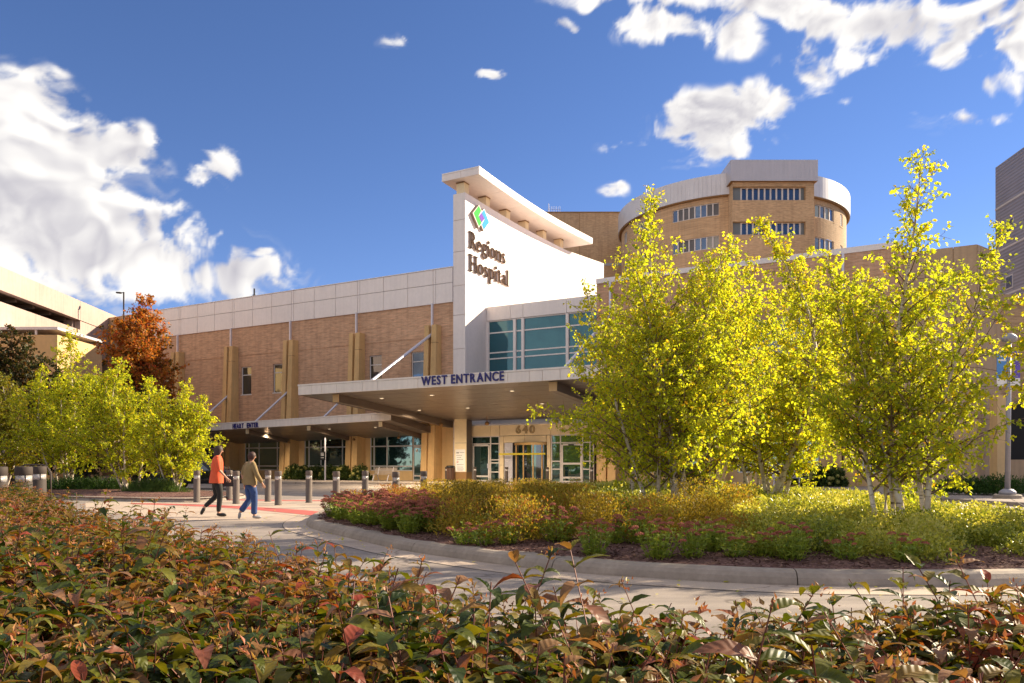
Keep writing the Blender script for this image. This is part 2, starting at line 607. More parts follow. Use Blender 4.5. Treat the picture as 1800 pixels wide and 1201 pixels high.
M['lpurple'] = m_plain('purple_enamel', (.24, .12, .50), .95, 0, .03, spec=.02)
M['lwhite'] = m_plain('white_enamel', (.82, .80, .78), .95, 0, .03, spec=.02)
M['brass'] = m_plain('brass_frame', (.72, .44, .17), .35, .6, .1, 3)
M['gold'] = m_plain('gold_digit', (.42, .30, .15), .45, .3, .1, 3)
M['tape'] = m_plain('yellow_tape', (.62, .50, .02), .5)
M['wood'] = m_plain('weathered_slat', (.34, .28, .24), .8, 0, .2, 6)
M['brown'] = m_plain('brown_bin', (.11, .05, .03), .6)
M['lamp'] = m_emit('lamp_glow', (1.0, .74, .42), .62)
M['carpaint'] = m_plain('black_car_paint', (.012, .013, .018), .12, .2, .02)
M['rubber'] = m_plain('tyre_rubber', (.02, .02, .02), .8)
M['tail'] = m_plain('red_lamp_lens', (.45, .02, .02), .2)
M['polegrey'] = m_plain('pole_grey', (.33, .32, .36), .5, .3)
M['banner'] = m_plain('purple_banner', (.15, .10, .48), .7)
M['bannerblue'] = m_plain('blue_banner', (.10, .28, .62), .7)
M['skin'] = m_plain('skin', (.50, .26, .17), .55, 0, .08, 8)
M['hair'] = m_plain('brown_hair', (.045, .020, .012), .6, 0, .3, 30, bump=.6, bscale=90)
M['hair2'] = m_plain('auburn_hair', (.065, .020, .012), .6, 0, .3, 30, bump=.6, bscale=90)
M['coral'] = m_plain('coral_fabric', (.74, .105, .035), .8, 0, .12, 7, bump=.5, bscale=16)
M['khaki'] = m_plain('khaki_fabric', (.27, .185, .080), .85, 0, .15, 7, bump=.5, bscale=16)
M['blackcloth'] = m_plain('black_trousers', (.014, .012, .012), .75, 0, .2, 7)
M['denim'] = m_plain('denim', (.035, .075, .22), .85, 0, .3, 9, bump=.4, bscale=30)
M['shoe'] = m_plain('black_shoe', (.012, .012, .012), .3)
M['shoe2'] = m_plain('grey_shoe', (.25, .25, .27), .6)

# ------------------------------------------------------------------ clouds: a vault of vapour high above the place
def vnoise(P, seed=0):
    """smooth lattice noise in -1..1 for an (n, 3) array"""
    I = np.floor(P).astype(np.int64)
    f = P - I
    f = f * f * f * (f * (f * 6 - 15) + 10)

    def h(dx, dy, dz):
        x = ((I[:, 0] + dx) * 374761393 + (I[:, 1] + dy) * 668265263 + (I[:, 2] + dz) * 2147483647 + seed * 974711) & 0xffffffff
        x = ((x ^ (x >> 13)) * 1274126177) & 0xffffffff
        x = (x ^ (x >> 16)) & 0xffff
        return x / 32767.5 - 1.0
    c = [[[h(i, j, k) for k in (0, 1)] for j in (0, 1)] for i in (0, 1)]
    fx, fy, fz = f[:, 0], f[:, 1], f[:, 2]
    l = lambda a, b, t: a + (b - a) * t
    return l(l(l(c[0][0][0], c[1][0][0], fx), l(c[0][1][0], c[1][1][0], fx), fy), l(l(c[0][0][1], c[1][0][1], fx), l(c[0][1][1], c[1][1][1], fx), fy), fz)


def fbm(P, octv=6, gain=.5, lac=2.03, billow=False, seed=0):
    a, s, tot = 1.0, np.zeros(len(P)), 0.0
    Q = P.copy()
    for o in range(octv):
        n = vnoise(Q, seed + o)
        s += a * ((1 - 2 * np.abs(n)) if billow else n)
        tot += a
        a *= gain
        Q = Q * lac + 11.3
    return s / tot


def sstep(x, lo, hi):
    t = np.clip((x - lo) / (hi - lo), 0, 1)
    return t * t * (3 - 2 * t)


def build_clouds():
    # (column, row, half width, half height, weight) of the banks, as seen in the photograph's sky
    blobs = [(0, 215, 120, 80, 1.15), (40, 330, 190, 110, 1.25), (120, 425, 190, 90, 1.25), (250, 460, 170, 70, 1.15), (-160, 330, 230, 190, 1.2),
             (360, 490, 130, 48, 1.1), (60, 500, 190, 70, 1.0), (345, 415, 48, 26, .95), (212, 270, 46, 36, 1.0), (440, 478, 62, 28, .9), (170, 350, 90, 60, 1.0),
             (385, 292, 34, 26, .80), (70, 130, 40, 12, .5),
             (1270, 215, 82, 56, 1.15), (1340, 178, 66, 40, 1.1), (1205, 240, 55, 20, .85), (1290, 268, 34, 20, .9), (1110, 253, 46, 10, .78), (1245, 292, 50, 10, .6),
             (1150, 50, 86, 32, 1.0), (1280, 52, 34, 30, 1.05), (1080, 4, 90, 14, .8), (1250, -8, 110, 26, 1.0), (1400, 10, 66, 30, 1.0), (1470, 36, 46, 30, 1.05),
             (1590, 45, 110, 54, 1.25), (1535, 98, 46, 22, .95), (1420, 112, 50, 34, .78), (1690, 34, 54, 44, 1.1), (1780, 45, 50, 46, 1.2),
             (1668, 103, 32, 16, .95), (1750, 148, 56, 22, 1.0), (1705, 212, 58, 15, 1.05), (1900, 100, 140, 110, 1.0), (870, 126, 22, 7, .75), (700, 72, 26, 7, .55),
             (1072, 328, 22, 9, .72), (1000, 48, 26, 9, .65), (620, 486, 20, 7, .7), (460, 445, 20, 8, .7), (1480, 170, 26, 8, .55), (1650, 240, 30, 8, .5)]
    deg = np.radians
    az = np.concatenate([np.linspace(deg(-180), deg(-38), 90)[:-1], np.linspace(deg(-38), deg(38), 620), np.linspace(deg(38), deg(180), 90)[1:]])
    el = np.concatenate([np.linspace(deg(7), deg(37), 300), np.linspace(deg(37), deg(85), 40)[1:]])
    A, E = np.meshgrid(az, el, indexing='ij')
    Dx, Dy, Dz = np.sin(A) * np.cos(E), np.cos(A) * np.cos(E), np.sin(E)
    P = np.stack([Dx.ravel(), Dy.ravel(), Dz.ravel()], 1)
    yc = np.maximum(P[:, 1], .08)
    u, v = P[:, 0] / yc, P[:, 2] / yc
    cov = np.zeros(len(P))
    u = u + .030 * fbm(P * 11 + 1.7, 4, .55, seed=90) + .010 * fbm(P * 40 + 4.1, 3, .5, seed=94)
    v = v + .022 * fbm(P * 11 + 8.3, 4, .55, seed=91) + .008 * fbm(P * 40 + 9.9, 3, .5, seed=95)
    for (bx, by, rx, ry, w) in blobs:
        w = w * (1.0 if rx > 60 else .90) * (.76 if bx > 900 else 1.0)
        rx, ry = (rx, ry) if rx > 60 else (rx * 1.25, ry * 1.35)
        q = np.hypot((u - (bx - PX) / F) * F / rx, (v - (HY - by) / F) * F / ry)
        cov = np.maximum(cov, w * (1 - sstep(q, 0.1, 1.75)))
    fill_cover = sstep(fbm(P * 3.0 + 5.1, 3, .5, seed=40), -.34, .20) * (1 - sstep(P[:, 1], .45, .72)) * 1.2  # cover outside the view, thickened as added fill light for the shaded walls
    cov = np.maximum(cov, fill_cover)
    S = np.array([1, 1, 1.3])
    warp = np.stack([fbm(P * 9 + k * 7.7, 3, .5, seed=60 + k) for k in range(3)], 1) * .05
    Q = (P + warp) * S
    low = lambda X: .55 * fbm(X * 8.0, 4, .55, seed=3) + .55 * fbm(X * 12.0 + 3.3, 3, .5, billow=True, seed=21)
    fine = .55 * fbm(Q * 8.0, 8, .60, seed=3) + .55 * fbm(Q * 12.0 + 3.3, 6, .55, billow=True, seed=21) + .30 * fbm(Q * 46, 5, .62, seed=31)
    dens = cov * .95 + fine * 1.15 - .44
    alpha = sstep(dens, -.02, .40) * sstep(cov, .04, .26)
    # thin veils trailing off the banks
    veil = sstep(fbm((P + warp * 2) * np.array([10, 10, 26]), 6, .6, seed=51), .02, .55) * sstep(cov, .02, .22) * .42
    alpha = np.maximum(alpha, veil)
    alpha = np.where(alpha < .006, 0, alpha)
    step_ = np.array([.55, .1, .8]) * .018
    lit = .80 + (low(Q) - low(Q + step_)) * 1.05 + fine * .10
    core = sstep(dens, .30, 1.0)
    lit -= core * (.10 + .34 * sstep(fbm(P * 4.5 + 2.2, 3, .5, seed=77), -.3, .4))
    lit = np.clip(lit, .05, 1)
    na, ne = len(az), len(el)
    V = P * 1500.0
    idx = np.arange(na * ne).reshape(na, ne)
    q = np.stack([idx[:-1, :-1], idx[1:, :-1], idx[1:, 1:], idx[:-1, 1:]], -1).reshape(-1, 4)
    q = q[alpha[q].max(1) > 0]
    used, inv = np.unique(q, return_inverse=True)
    q = inv.reshape(-1, 4)
    T = np.concatenate([q[:, [0, 1, 2]], q[:, [0, 2, 3]]])
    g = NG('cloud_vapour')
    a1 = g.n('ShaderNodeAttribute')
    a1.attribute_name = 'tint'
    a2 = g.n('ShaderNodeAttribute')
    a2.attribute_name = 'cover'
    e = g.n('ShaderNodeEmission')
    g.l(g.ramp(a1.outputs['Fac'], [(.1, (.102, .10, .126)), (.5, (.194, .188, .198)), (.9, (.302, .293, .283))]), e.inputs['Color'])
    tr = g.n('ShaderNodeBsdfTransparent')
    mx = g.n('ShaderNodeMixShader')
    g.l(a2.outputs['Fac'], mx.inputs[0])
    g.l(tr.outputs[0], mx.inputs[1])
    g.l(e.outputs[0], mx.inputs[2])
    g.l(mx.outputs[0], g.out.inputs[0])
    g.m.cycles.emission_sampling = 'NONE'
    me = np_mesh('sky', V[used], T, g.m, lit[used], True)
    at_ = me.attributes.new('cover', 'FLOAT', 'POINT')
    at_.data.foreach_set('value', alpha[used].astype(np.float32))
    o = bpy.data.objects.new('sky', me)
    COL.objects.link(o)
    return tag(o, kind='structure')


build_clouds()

# ------------------------------------------------------------------ curves and ground
def catmull(P, closed=False, k=8):
    P = [Vector(p) for p in P]
    n = len(P)
    out = []
    rng = range(n if closed else n - 1)
    for i in rng:
        if closed:
            a, b, c, d = P[(i - 1) % n], P[i], P[(i + 1) % n], P[(i + 2) % n]
        else:
            a, b, c, d = P[max(i - 1, 0)], P[i], P[i + 1], P[min(i + 2, n - 1)]
        for j in range(k):
            t = j / k
            out.append(.5 * ((2 * b) + (c - a) * t + (2 * a - 5 * b + 4 * c - d) * t * t + (3 * b - a - 3 * c + d) * t ** 3))
    if not closed:
        out.append(P[-1])
    return out


def resample(P, step, closed=False):
    Q = P + [P[0]] if closed else list(P)
    out, acc = [Q[0].copy()], 0.0
    for a, b in zip(Q[:-1], Q[1:]):
        L = (b - a).length
        if L < 1e-6:
            continue
        pos = step - acc
        while pos <= L:
            out.append(a.lerp(b, pos / L))
            pos += step
        acc = (acc + L) % step
    if closed and (out[-1] - out[0]).length < step * .5:
        out.pop()
    return out


def sheet(name, pts, z, mat, kind='structure'):
    o = MB().add([(p[0], p[1], z) for p in pts], [tuple(range(len(pts)))]).build(name, mat)
    return tag(o, kind=kind)


sheet('ground', [(-900, -400), (900, -400), (900, 1600), (-900, 1600)], -.02, M['soil'])
road = sheet('road', [(-80, -9), (48, -9), (48, 64), (-80, 64)], 0, M['asphalt'])

island_ctrl = [(-4.72, 18.4), (-4.5, 16.7), (-3.95, 14.95), (-3.0, 13.35), (-1.67, 11.25), (-.76, 10.2), (0, 9.42), (.66, 8.88), (1.85, 8.28), (2.94, 7.92), (4.1, 7.84),
               (5.3, 7.88), (7.0, 8.35), (8.5, 9.7), (9.3, 12.0), (9.5, 15.5), (9.2, 20), (8.1, 25), (5.6, 29), (2, 30.5), (-1.2, 28.6), (-3.1, 25), (-4.2, 21.6), (-4.75, 19.7)]
ISL = resample(catmull([(x, y, 0) for x, y in island_ctrl], True), .25, True)
IC = Vector((3.0, 17.0, 0))


def polar(loop, c):
    a = np.array([math.atan2(p.y - c.y, p.x - c.x) for p in loop])
    r = np.array([(p - c).length for p in loop])
    o = np.argsort(a)
    a, r = a[o], r[o]
    return np.concatenate([a - 2 * np.pi, a, a + 2 * np.pi]), np.concatenate([r, r, r])


IA, IR = polar(ISL, IC)


def isl_in(x, y):
    """0 at the middle of the island, 1 on its kerb line"""
    dx, dy = np.asarray(x) - IC.x, np.asarray(y) - IC.y
    return np.hypot(dx, dy) / np.interp(np.arctan2(dy, dx), IA, IR)


def isl_z(x, y):
    q = np.clip(1 - isl_in(x, y), 0, 1)
    return .13 + .14 * np.clip(q / .4, 0, 1) ** .8


def kerb_run(loop, closed, parent, widths, seg=3.0, h=.15, name='kerb_stone', flip=False):
    n = len(loop)
    step = (loop[1] - loop[0]).length
    per = max(3, int(seg / step))
    cnt = n if closed else n - 1
    i = 0
    while i < cnt:
        j = min(i + per, cnt)
        mb = MB()
        vs, fs = [], []
        idx = list(range(i, j + 1))
        for q, k in enumerate(idx):
            p = loop[k % n] if closed else loop[k]
            a = loop[(k - 1) % n] if closed else loop[max(k - 1, 0)]
            b = loop[(k + 1) % n] if closed else loop[min(k + 1, n - 1)]
            t = (b - a).normalized()
            if q == 0:
                p = p + t * .006
            if q == len(idx) - 1:
                p = p - t * .006
            nr = Vector((-t.y, t.x, 0))
            if flip:
                nr = -nr
            w = widths(p)
            wob = .006 * math.sin(k * 1.7) + .004 * math.sin(k * .53)
            prof = [(0, -.03), (.012 + wob, .03), (.035 + wob, .085 * h / .15), (.075 + wob, .128 * h / .15), (.13, h), (w, h + .003), (w, -.03)]
            for (o_, z) in prof:
                vs.append(p + nr * o_ + Vector((0, 0, z)))
        m = 7
        for q in range(len(idx) - 1):
            for r_ in range(m - 1):
                f = (q * m + r_, (q + 1) * m + r_, (q + 1) * m + r_ + 1, q * m + r_ + 1)
                fs.append(f)
        fs.append(tuple(range(m)))
        fs.append(tuple(range((len(idx) - 1) * m, len(idx) * m))[::-1])
        mb.add(vs, fs)
        o = mb.build(name, M['kerb'], parent, smooth=False, fixn=True)
        i = j


def structure_empty(name):
    o = bpy.data.objects.new(name, None)
    COL.objects.link(o)
    return tag(o, kind='structure')


island_kerb = structure_empty('island_kerb')
kerb_run(ISL, True, island_kerb, lambda p: .26 + .62 * max(0, min(1, (1.2 - p.x) / 4.5)) * (1 if p.y < 20 else 0))


def offset_band(loop, o1, o2, z, name, mat, parent=None, closed=True, z2=None):
    n = len(loop)
    vs, fs = [], []
    for k in range(n):
        a, b = loop[(k - 1) % n], loop[(k + 1) % n]
        if not closed:
            a, b = loop[max(k - 1, 0)], loop[min(k + 1, n - 1)]
        t = (b - a).normalized()
        nr = Vector((-t.y, t.x, 0))
        p = loop[k]
        vs += [(p + nr * o1).to_tuple()[:2] + (z,), (p + nr * o2).to_tuple()[:2] + (z if z2 is None else z2,)]
    for k in range(n if closed else n - 1):
        j = (k + 1) % n
        fs.append((2 * k, 2 * j, 2 * j + 1, 2 * k + 1))
    return MB().add(vs, fs).build(name, mat, parent)


tag(offset_band(ISL, -.46, .02, .005, 'gutter', M['concrete'], None, True, .008), kind='structure')
offset_band(ISL, -.475, -.462, .0045, 'gutter_joint', M['joint'], road)

# mulch of the island, gently mounded
vs, fs = [], []
rings = [.986, .965, .9, .8, .68, .5, .3]
n = len(ISL)
for q in rings:
    for p in ISL:
        v = IC + (p - IC) * q
        vs.append((v.x, v.y, float(isl_z(v.x, v.y)) + (-.02 if q == .986 else 0) + .012 * math.sin(v.x * 5.1) * math.sin(v.y * 4.3)))
vs.append((IC.x, IC.y, .35))
for i in range(len(rings) - 1):
    for k in range(n):
        fs.append((i * n + k, i * n + (k + 1) % n, (i + 1) * n + (k + 1) % n, (i + 1) * n + k))
for k in range(n):
    fs.append(((len(rings) - 1) * n + k, (len(rings) - 1) * n + (k + 1) % n, len(vs) - 1))
tag(MB().add(vs, fs).build('island_mulch', M['mulch'], None, True), kind='structure')

# crossing: paler concrete with red paver bands
cross = [gnd(150, 898), gnd(330, 915), gnd(520, 917), gnd(556, 914), (-4.76, 18.2, 0), (-4.6, 20.2, 0), (-4.0, 22.3, 0), (-3.1, 25.2, 0), gnd(700, 876), gnd(480, 879), gnd(330, 881.5), gnd(150, 884)]
tag(sheet('crossing', [(p[0], p[1]) for p in cross], .004, M['concrete']))
up = [gnd(x, y) for x, y in ((230, 884.8), (300, 886), (376, 888), (453, 892), (530, 897), (600, 903.5))]
lo = [gnd(x, y) for x, y in ((562, 908.5), (517, 903.5), (451, 897), (376, 891.8), (300, 888.6), (230, 886.6))]
tag(sheet('red_paver_band', up + lo, .0085, M['red']))
up = [gnd(x, y) for x, y in ((400, 878.2), (500, 879.5), (640, 880.3))]
lo = [gnd(x, y) for x, y in ((640, 882.0), (500, 881.2), (400, 879.7))]
tag(sheet('red_paver_strip', up + lo, .0085, M['red']))


def strip(parent, a, b, w, z, mat, name):
    a, b = Vector(a), Vector(b)
    t = (b - a).normalized()
    q = Vector((-t.y, t.x, 0)) * w / 2
    MB().add([(p.x, p.y, z) for p in (a - q, b - q, b + q, a + q)], [(0, 1, 2, 3)]).build(name, mat, parent)


crossing = bpy.data.objects['crossing']
for a, b in (((150, 893), (480, 903)), ((480, 903), (560, 911)), ((300, 893), (285, 911)), ((640, 884), (520, 886)), ((520, 886), (300, 884.5))):
    strip(crossing, gnd(*a), gnd(*b), .02, .0075, M['joint'], 'paving_joint')
for a, b in (((150, 930), (556, 917)), ((556, 917), (590, 950)), ((620, 1060), (1010, 1090))):
    strip(road, gnd(*a), gnd(*b), .025, .0042, M['joint'], 'paving_joint')

# sidewalk along the building
sw = [(-60, 51.5), (-20, 49.4), (-14.5, 48.9), (-8, 47.8), (-2, 45.4), (3.4, 42), (8.1, 36), (11.3, 31.6), (13.6, 27.9), (15.0, 24.0), (15.7, 19), (16, 3), (70, 3), (70, 66), (-60, 90)]
SWL = resample(catmull([(x, y, 0) for x, y in sw[:12]], False), .4)
mb = MB()
mb.prism([(p.x, p.y, -.05) for p in SWL] + [(x, y, -.05) for x, y in sw[12:]], (0, 0, .167))
sidewalk = tag(mb.build('sidewalk', M['sidewalk'], None, fixn=True), kind='structure')
sk = structure_empty('sidewalk_kerb')
kerb_run([p + (Vector((0, 0, 0))) for p in SWL], False, sk, lambda p: .30, 3.2, .125)
for a, b in (((1180, 858), (1240, 868)), ((1400, 855), (1480, 872)), ((1610, 850), (1640, 878)), ((1690, 862), (1720, 882)), ((1530, 852), (1560, 875)), ((1760, 868), (1800, 889))):
    strip(sidewalk, gnd(*a, .12), gnd(*b, .12), .03, .121, M['joint'], 'paving_joint')

# bed under the left birches
bed_ctrl = [(-34, 29.6), (-22, 28.0), (-15.2, 26.7), (-11.8, 25.5), (-10.6, 25.7), (-10.0, 27.2), (-10.3, 29.4), (-12.5, 32.5), (-18, 35.5), (-34, 37)]
BED = resample(catmull([(x, y, 0) for x, y in bed_ctrl], True), .4, True)
bed_kerb = structure_empty('bed_kerb')
kerb_run(BED, True, bed_kerb, lambda p: .25, 3.0, .14)
BC = Vector((-19, 31, 0))
vs, fs = [], []
nb_ = len(BED)
for q, z in ((1, .11), (.9, .15), (.6, .25)):
    for p in BED:
        v = BC + (p - BC) * q
        vs.append((v.x, v.y, z))
vs.append((BC.x, BC.y, .27))
for i in range(2):
    for k in range(nb_):
        fs.append((i * nb_ + k, i * nb_ + (k + 1) % nb_, (i + 1) * nb_ + (k + 1) % nb_, (i + 1) * nb_ + k))
for k in range(nb_):
    fs.append((2 * nb_ + k, 2 * nb_ + (k + 1) % nb_, len(vs) - 1))
tag(MB().add(vs, fs).build('bed_mulch', M['mulch'], None, True), kind='structure')


# ------------------------------------------------------------------ walls with real openings
def holewall(holes, s0, s1, z0, z1, fn, reveal=.18, step=None, mb=None, mi=0):
    """wall face with rectangular openings and their reveals; fn(s, depth, z) -> point"""
    mb = mb or MB()
    S = sorted({s0, s1, *[h[0] for h in holes], *[h[1] for h in holes]})
    if step:
        T = []
        for a, b in zip(S[:-1], S[1:]):
            k = max(1, int(math.ceil((b - a) / step)))
            T += [a + (b - a) * i / k for i in range(k)]
        S = T + [S[-1]]
    Z = sorted({z0, z1, *[h[2] for h in holes], *[h[3] for h in holes]})
    for a, b in zip(S[:-1], S[1:]):
        for c, d in zip(Z[:-1], Z[1:]):
            ms, mz = (a + b) / 2, (c + d) / 2
            if any(h[0] < ms < h[1] and h[2] < mz < h[3] for h in holes):
                continue
            mb.add([fn(a, 0, c), fn(b, 0, c), fn(b, 0, d), fn(a, 0, d)], [(0, 1, 2, 3)], mi)
    for (a, b, c, d) in holes:
        mb.add([fn(a, 0, c), fn(b, 0, c), fn(b, 0, d), fn(a, 0, d), fn(a, reveal, c), fn(b, reveal, c), fn(b, reveal, d), fn(a, reveal, d)],
               [(0, 1, 5, 4), (1, 2, 6, 5), (2, 3, 7, 6), (3, 0, 4, 7)], mi)
    return mb


def window(parent, sed, zed, d, bar=.06, deep=.08, fmat='frame', gmat='glass', sill=False, wide=(), name='window', gl=None, bart=None):
    """a window as a frame mesh (bars at sed and zed) with a pane in each opening"""
    f = MB()
    w = lambda v: bar * (2.2 if v in wide else 1)
    bt = bart or bar
    for s in sed:
        k = w(s) / 2
        f.box(s - k, s + k, d - deep / 2, d + deep / 2, zed[0], zed[-1])
    for z in zed:
        for a, b in zip(sed[:-1], sed[1:]):
            f.box(a + w(a) / 2, b - w(b) / 2, d - deep / 2 + .004, d + deep / 2 - .004, z - bt / 2, z + bt / 2)
    if sill:
        f.box(sed[0] - .08, sed[-1] + .08, d - .16, d - deep / 2 - .002, zed[0] - .07, zed[0] + .01)
    o = f.build(name, M[fmat], parent)
    q = 0
    for a, b in zip(sed[:-1], sed[1:]):
        for c, e in zip(zed[:-1], zed[1:]):
            g = gmat if gl is None else gl[q % len(gl)]
            q += 1
            ubox('pane', M[g], o, a + w(a) / 2, b - w(b) / 2, d - .006, d + .006, c + bt / 2, e - bt / 2)
    return o


fr = lambda s, d, z: (s, d, z)

# ------------------------------------------------------------------ left brick wing
PIL = [-27.8, -21.3, -14.75, -8.2, -1.5]
WZ, PZ = 12.37, 14.7
wing = wthing('brick_wing', 'long brown brick hospital wing with white metal parapet, left of the sign wall', 'building')
upw = [(s - .58, s + .58, 6.85, 9.15) for s in (-29.4, -19.9, -16.35, -6.72, -2.95)]
holewall(upw, -31.5, 0, 3.95, WZ, fr).build('wall', M['brick'], wing)
MB().box(-31.5, -.0, 1.5, 14, 0, 14.3).add([(-31.5, 0, 0), (-31.5, 1.5, 0), (-31.5, 1.5, WZ), (-31.5, 0, WZ)], [(0, 1, 2, 3)]).build('building_core', M['brick'], wing)
for (a, b, c, e) in upw:
    window(wing, [a + .04, b - .04], [c + .04, c + 1.62, e - .04], .13, .07, fmat='whiteframe', gmat='glassd', sill=True)
gset = [(-31.0, -28.9), (-26.7, -22.3), (-20.1, -15.75), (-13.65, -9.06), (-7.24, -2.40)]
gw = holewall([(a, b, .78, 3.75) for a, b in gset[:-1]] + [(-7.24, -3.42, .78, 3.75), (-3.42, -2.40, .02, 3.75)], -31.5, 0, 0, 3.95, lambda s, d, z: (s, d - .012, z)).build('ground_floor_wall', M['tan2'], wing)
for a, b in gset[:-1]:
    L = b - a
    e = [a + .03, a + .09 * L + .03, a + .36 * L, a + .82 * L, b - .03] if L > 3 else [a + .03, a + .4 * L, b - .03]
    window(wing, e, [.81, 1.12, 2.55, 3.72], .10, .085, gmat='glassg')
window(wing, [-7.21, -6.9, -5.72, -3.45], [.81, 1.12, 2.55, 3.72], .10, .085, gmat='glassg')
dr = window(wing, [-3.39, -2.43], [.13, .45, 2.45, 2.56, 3.72], .10, .10, fmat='whiteframe', gmat='glassg', name='door')
ubox('door_handle', M['black'], dr, -2.62, -2.58, .0, .05, 1.0, 1.6)
ubox('door_number_plate', M['lwhite'], dr, -3.20, -3.03, .07, .09, 2.12, 2.32)
# brick ledge lines
ubox('string_course', M['brick'], wing, -31.5, -.01, -.03, .02, 10.05, 10.16)
# parapet: two rows of metal panels on a backing
par = MB().box(-31.6, -.01, -.02, 1.4, WZ, PZ - .03).build('parapet', M['whiteback'], wing)
edges = [-31.6, -29.9]
for i, p in enumerate(PIL):
    edges += [p - .11, p + .11]
    nx = PIL[i + 1] - .11 if i + 1 < len(PIL) else -.01
    k = 3 if i + 1 < len(PIL) else 1
    edges += [p + .11 + (nx - p - .11) * j / k for j in range(1, k)] if i + 1 < len(PIL) else []
edges += [-.01]
edges = sorted(edges)
jg = .018
for a, b in zip(edges[:-1], edges[1:]):
    for c, e in ((WZ - .06, 13.66), (13.66, PZ)):
        ubox('panel', M['white'], par, a + jg, b - jg, -.09, -.022, c + jg, e - jg)
ubox('coping', M['white'], par, -31.65, -.012, -.12, .5, PZ, PZ + .05)
# pilasters of two tapered precast blades with a pipe between
def pilaster(parent, p, top=10.8):
    b = MB()
    for (a, c) in ((-.46, -.10), (.12, .52)):
        b.hexa([(p + a - .07, -1.05, 0), (p + c + .06, -1.05, 0), (p + c + .06, -.0, 0), (p + a - .07, -.0, 0),
                (p + a, -.62, top), (p + c, -.62, top), (p + c, 0, top), (p + a, 0, top)])
    o = b.build('pilaster', M['tan'], parent, bevel=.02)
    for z in (9.55, 3.9):
        q = .62 + .43 * (1 - z / top) + .004
        ubox('reveal_joint', M['tandark'], o, p + .10, p + .545 + .05 * (1 - z / top), -q, -q + .3, z, z + .03)
    MB().box(p - .10, p + .02, -.36, -.22, 0, WZ - .04).build('downpipe', M['silver'], o)
    return o


for p in PIL:
    pilaster(wing, p)
# mast behind the parapet
tag(MB().box(-.05, .05, -.05, .05, 0, 1.3).box(-.14, .10, -.02, .02, .2, .8).build('roof_vent_mast', M['black'], None), 'small dark mast poking above the white parapet of the brick wing', 'mast').location = W(s_at(447, .8), .8, 14.3)

# ------------------------------------------------------------------ sign wall with its swept roof
def ftop(u):
    if u <= 16.6:
        return 19.64 + .13 * u / 16.6 - .16 * math.sin(math.pi * u / 16.6)
    return 19.77 + (u - 16.6) * .10


FW = .965
signw = wthing('sign_wall', 'tall white metal fin wall under a swept roof, carrying the hospital name', 'building')
us = [i * 1.66 for i in range(11)] + [20.5, 25]
MB().prism([(0.05, .05, 0), *[(0.05, u if u else .05, ftop(u)) for u in us], (0.05, 25, 0)], (FW - .05, 0, 0)).build('fin_wall', M['white'], signw, fixn=True)
for a, b in zip([0, 3.0, 5.1, 7.0, 9.1, 11.4, 13.4, 15.7, 17.85], [3.0, 5.1, 7.0, 9.1, 11.4, 13.4, 15.7, 17.85, 19.66]):
    ubox('panel', M['white'], signw, 0.0, FW + .004, -.02, .045, a + .016, b - .016)
    ubox('panel', M['white'], signw, -.004, .045, .05, 6.0, a + .016, b - .016)


def rbot(u):
    x = (u + .4) / 19.4
    return 20.52 + .28 * x - .34 * math.sin(math.pi * x) * (1 - .25 * x)


rs0, rs1 = -.635, 2.315
ru = [-.4 + 19.4 * i / 24 for i in range(25)]
vs, fs = [], []
for u in ru:
    vs += [(rs0, u, rbot(u)), (rs1, u, rbot(u)), (rs1, u, rbot(u) + .5), (rs0, u, rbot(u) + .5)]
for i in range(24):
    for k in range(4):
        fs.append((i * 4 + k, i * 4 + (k + 1) % 4, (i + 1) * 4 + (k + 1) % 4, (i + 1) * 4 + k))
fs += [(0, 1, 2, 3), (99, 98, 97, 96)]
roof = MB().add(vs, fs).build('swept_roof', M['white'], signw, fixn=True)
for a, b in ((rs0 - .01, .86), (.89, rs1 + .01)):
    ubox('fascia_panel', M['white'], roof, a, b, -.44, -.405, 20.50, 20.92)
ubox('fascia_panel', M['white'], roof, rs0 - .01, rs1 + .01, -.44, -.405, 20.94, 21.03)
for i in range(0, 24, 4):
    vs, fs = [], []
    for j in range(i, i + 5):
        u = ru[j] + (.012 if j == i else -.012 if j == i + 4 else 0)
        vs += [(rs0 + .02, u, rbot(u) - .004), (rs1 - .02, u, rbot(u) - .004), (rs1 - .02, u, rbot(u) - .03), (rs0 + .02, u, rbot(u) - .03)]
    for j in range(4):
        for k in range(4):
            fs.append((j * 4 + k, j * 4 + (k + 1) % 4, (j + 1) * 4 + (k + 1) % 4, (j + 1) * 4 + k))
    fs += [(0, 1, 2, 3), (19, 18, 17, 16)]
    MB().add(vs, fs).build('soffit_panel', M['white'], roof, fixn=True)
for u in (.12, 3.0, 6.0, 9.05, 12.2, 15.5):
    zb = min(ftop(u), ftop(u + .55)) - .02
    pst = MB().box(.18, .80, u, u + .56, zb, rbot(u + .3) - .10).build('roof_post', M['cream'], signw)
    ubox('post_cap', M['tandark'], pst, .15, .83, u - .03, u + .59, rbot(u + .3) - .10, rbot(u + .3) - .032)


def onface(px, py):
    """(u, z) where a pixel's sight line meets the right face of the sign wall"""
    r = ray(px, py)
    c = Vector((0, 0, CZ))
    k = (FW - (c - O0).dot(ES)) / r.dot(ES)
    p = c + r * k
    return (p - O0).dot(ED), p.z


# logo: two interlocking folded parallelograms
logo = wthing('sign_logo', 'green, blue and purple interlocking diamond emblem high on the white fin wall', 'emblem')
zq = lambda pts: [onface(810 + x / 6.67, 340 + y / 6.67) for x, y in pts]


